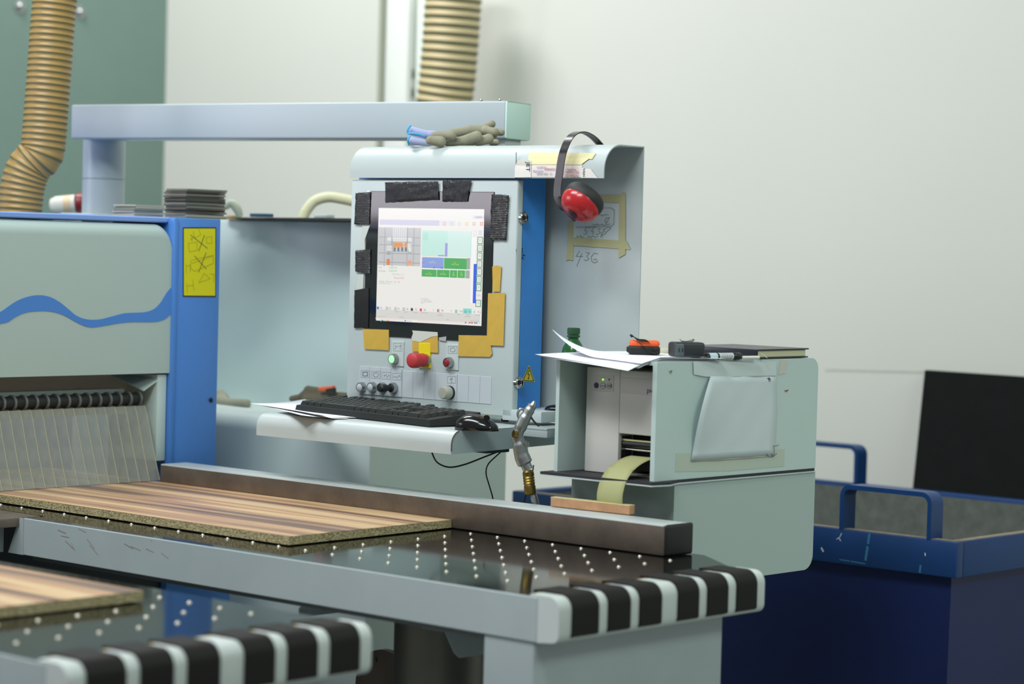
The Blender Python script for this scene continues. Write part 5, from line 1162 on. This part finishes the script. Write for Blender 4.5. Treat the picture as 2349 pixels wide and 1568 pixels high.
for i in n4: bm.faces.new((ov[i], ov[(i+1) % 4], oh[(i+1) % 4], oh[i]))
bm.faces.new(ov[::-1])
cxm, cym = (XF + XRr)/2, (YN + YF)/2
sh2 = lambda x, y, k_: (x + (k_ if x < cxm else -k_), y + (k_ if y < cym else -k_))
iv = [bm.verts.new((*sh2(x, y, .008), .108)) for x, y in lo]; ih = [bm.verts.new((*sh2(x, y, .008), zR - .012)) for x, y in hi]
for i in n4:
    f = bm.faces.new((iv[(i+1) % 4], iv[i], ih[i], ih[(i+1) % 4])); f.material_index = 1
    bm.faces.new((oh[i], oh[(i+1) % 4], ih[(i+1) % 4], ih[i]))
f = bm.faces.new(iv); f.material_index = 1
bmx = B(); box(bmx, (XF + .004, YN + .01, zR - .001), (XF + .031, YF - .01, zR + .0008)); box(bmx, (XF + .031, YN + .004, zR - .001), (XRr - .01, YN + .031, zR + .0008)); obj('dusty_rim_top', bmx, mat('tan_dust', '#7d7262', .9, var=.3, vscale=30), bn, label='dusty tan top of the rim', smooth=0)
cb = lambda x, y: (1640 + x / 2.096, 820 + y / 2.096)
for nm_, cc_, LL in (('pale_scratches', '#c9cfd0', [([(585, 872), (600, 862), (608, 845)], .002), ([(597, 868), (604, 880)], .002), ([(512, 915), (520, 930)], .004), ([(1010, 940), (1011, 950)], .003)]), ('teal_scratches', '#2c6f96', [([(742, 850), (735, 900), (724, 970)], .007), ([(988, 1000), (985, 1030)], .005), ([(600, 970), (650, 978), (720, 990)], .003)])):
    bmx = B()
    for s_l, w in LL: ribbon(bmx, lambda x, y: HX(XF - .0006, x, y), [cb(*p_) for p_ in s_l], w, (.0004, 0, 0))
    obj(nm_, bmx, mat(nm_, cc_, .7), bn, smooth=0)
obj('tub', bm, [mat('deep_navy_tub', '#0b1f55', .5, var=.1, vscale=3), inner], bn, smooth=0, label='dark blue tub with scuffed grey inside')
for i in range(4):
    x = XF + .12 if i % 2 else XRr - .12; y = YN + .12 if i < 2 else YF - .12; bm = B(); box(bm, (x - .04, y - .04, 0), (x + .04, y + .04, .105)); obj('foot', bm, navy, bn)
def handle(X_, ya, yb, h, lab, w=.055, th=.012):
    zb = zR - .004; rr = .03; out = [(ya, zb), (ya, zb + h - rr)] + arc(ya - rr if ya > yb else ya + rr, zb + h - rr, rr, 0 if ya > yb else 180, 90, 6) + arc(yb + rr if ya > yb else yb - rr, zb + h - rr, rr, 90, 180 if ya > yb else 0, 6) + [(yb, zb)]
    s1 = -1 if ya > yb else 1; r2_ = rr - th
    inn = [(yb - s1 * th, zb)] + arc(yb + rr if ya > yb else yb - rr, zb + h - rr, r2_, 180 if ya > yb else 0, 90, 6) + arc(ya - rr if ya > yb else ya + rr, zb + h - rr, r2_, 90, 0 if ya > yb else 180, 6) + [(ya + s1 * th, zb)]
    bm = B(); prism(bm, out + inn, 0, X_, X_ + w); obj('handle', bm, navy, bn, label=lab)
ha, hb = HX(XF, 1925, 1200).y, HX(XF, 2135, 1220).y; hz = HX(XF, 1935, 1110).z - zR
handle(XF - .0, ha, hb, hz + .004, 'blue bar handle on the near rim')
XQ = XRr - .055; ha2, hb2 = HX(XQ, 1700, 1050).y, HX(XQ, 1965, 1100).y; handle(XQ, ha2, hb2, HX(XQ, 1940, 1017).z - zR, 'blue bar handle on the far rim')

# dark board leaning on wall
a, b = HX(WX - .03, 2122, 849), HX(WX - .03, 2349, 857); zt2 = a.z
bm = B(); yA = HX(WX - .10, 2096, 1110).y
slab(bm, [(WX - .032, a.y, zt2), (WX - .032, a.y - 1.1, zt2 - .006), (WX - .17, a.y - 1.08, .002), (WX - .17, a.y + .01, .002)], (.016, 0, .001))
obj('dark_panel', bm, mat('charcoal_panel', '#171919', .9, spec=.15, var=.12, vscale=12), label='large charcoal board leaning against the white wall behind the blue container', cat='board', smooth=0)

# ================================================================== UNDER THE TABLES
c9 = lambda x, y: (600 + x / 3.356, 1360 + y / 3.356)
bm = B(); pcx = at(5.0, 1007, 1500); sweep(bm, [(pcx.x, pcx.y, .0), (pcx.x, pcx.y, .827)], .094, 32); obj('air_duct', bm, mat('dull_duct', '#75736a', .45, metal=.6, var=.1, vscale=6), label='thick dull grey round duct under the middle table', cat='duct')
bm = B(); p = at(5.3, 900, 1575); lathe(bm, p, (-1, 0, 0), [(.018, 0), (.018, .01), (.062, .012), (.085, .012), (.085, .03), (.060, .034), (.018, .02), (0, .02)], 40); lathe(bm, Vector((p.x, p.y + .0, p.z)) + Vector((-.033, .02, .06)), (-1, 0, 0), [(.005, 0), (.005, .004), (0, .004)], 12)
r = obj('flange_disc', bm, mat('brown_flange', '#6a6057', .5, metal=.4), label='round brownish flange left of the duct under the table', cat='flange')
r0 = at(4.75, 1075, 1470); bm = B(); slab(bm, [at(4.85, *c9(*p_)) for p_ in ((1415, 290), (1450, 292), (1545, 495), (1530, 497), (1490, 460))], (.0, .004, 0)); slab(bm, [at(4.85, *c9(*p_)) for p_ in ((1450, 292), (1730, 340), (1730, 470), (1545, 495))], (.06, .06, 0)); slab(bm, [at(4.85, *c9(*p_)) for p_ in ((1230, 250), (1420, 285), (1415, 300), (1235, 272))], (.04, .02, 0))
obj('angle_bracket', bm, greyd, label='pale grey folded bracket under the table beside the duct', cat='bracket')
bm = B()
p0 = [at(4.95, *c9(*p_)) for p_ in ((285, 185), (285, 118), (305, 98), (455, 122), (455, 132), (312, 112), (297, 125), (297, 185))]
slab(bm, p0, (.55, -.02, 0)); obj('channel_rail', bm, greyd, label='pale C shaped channel rail under the middle table', cat='rail', smooth=0)
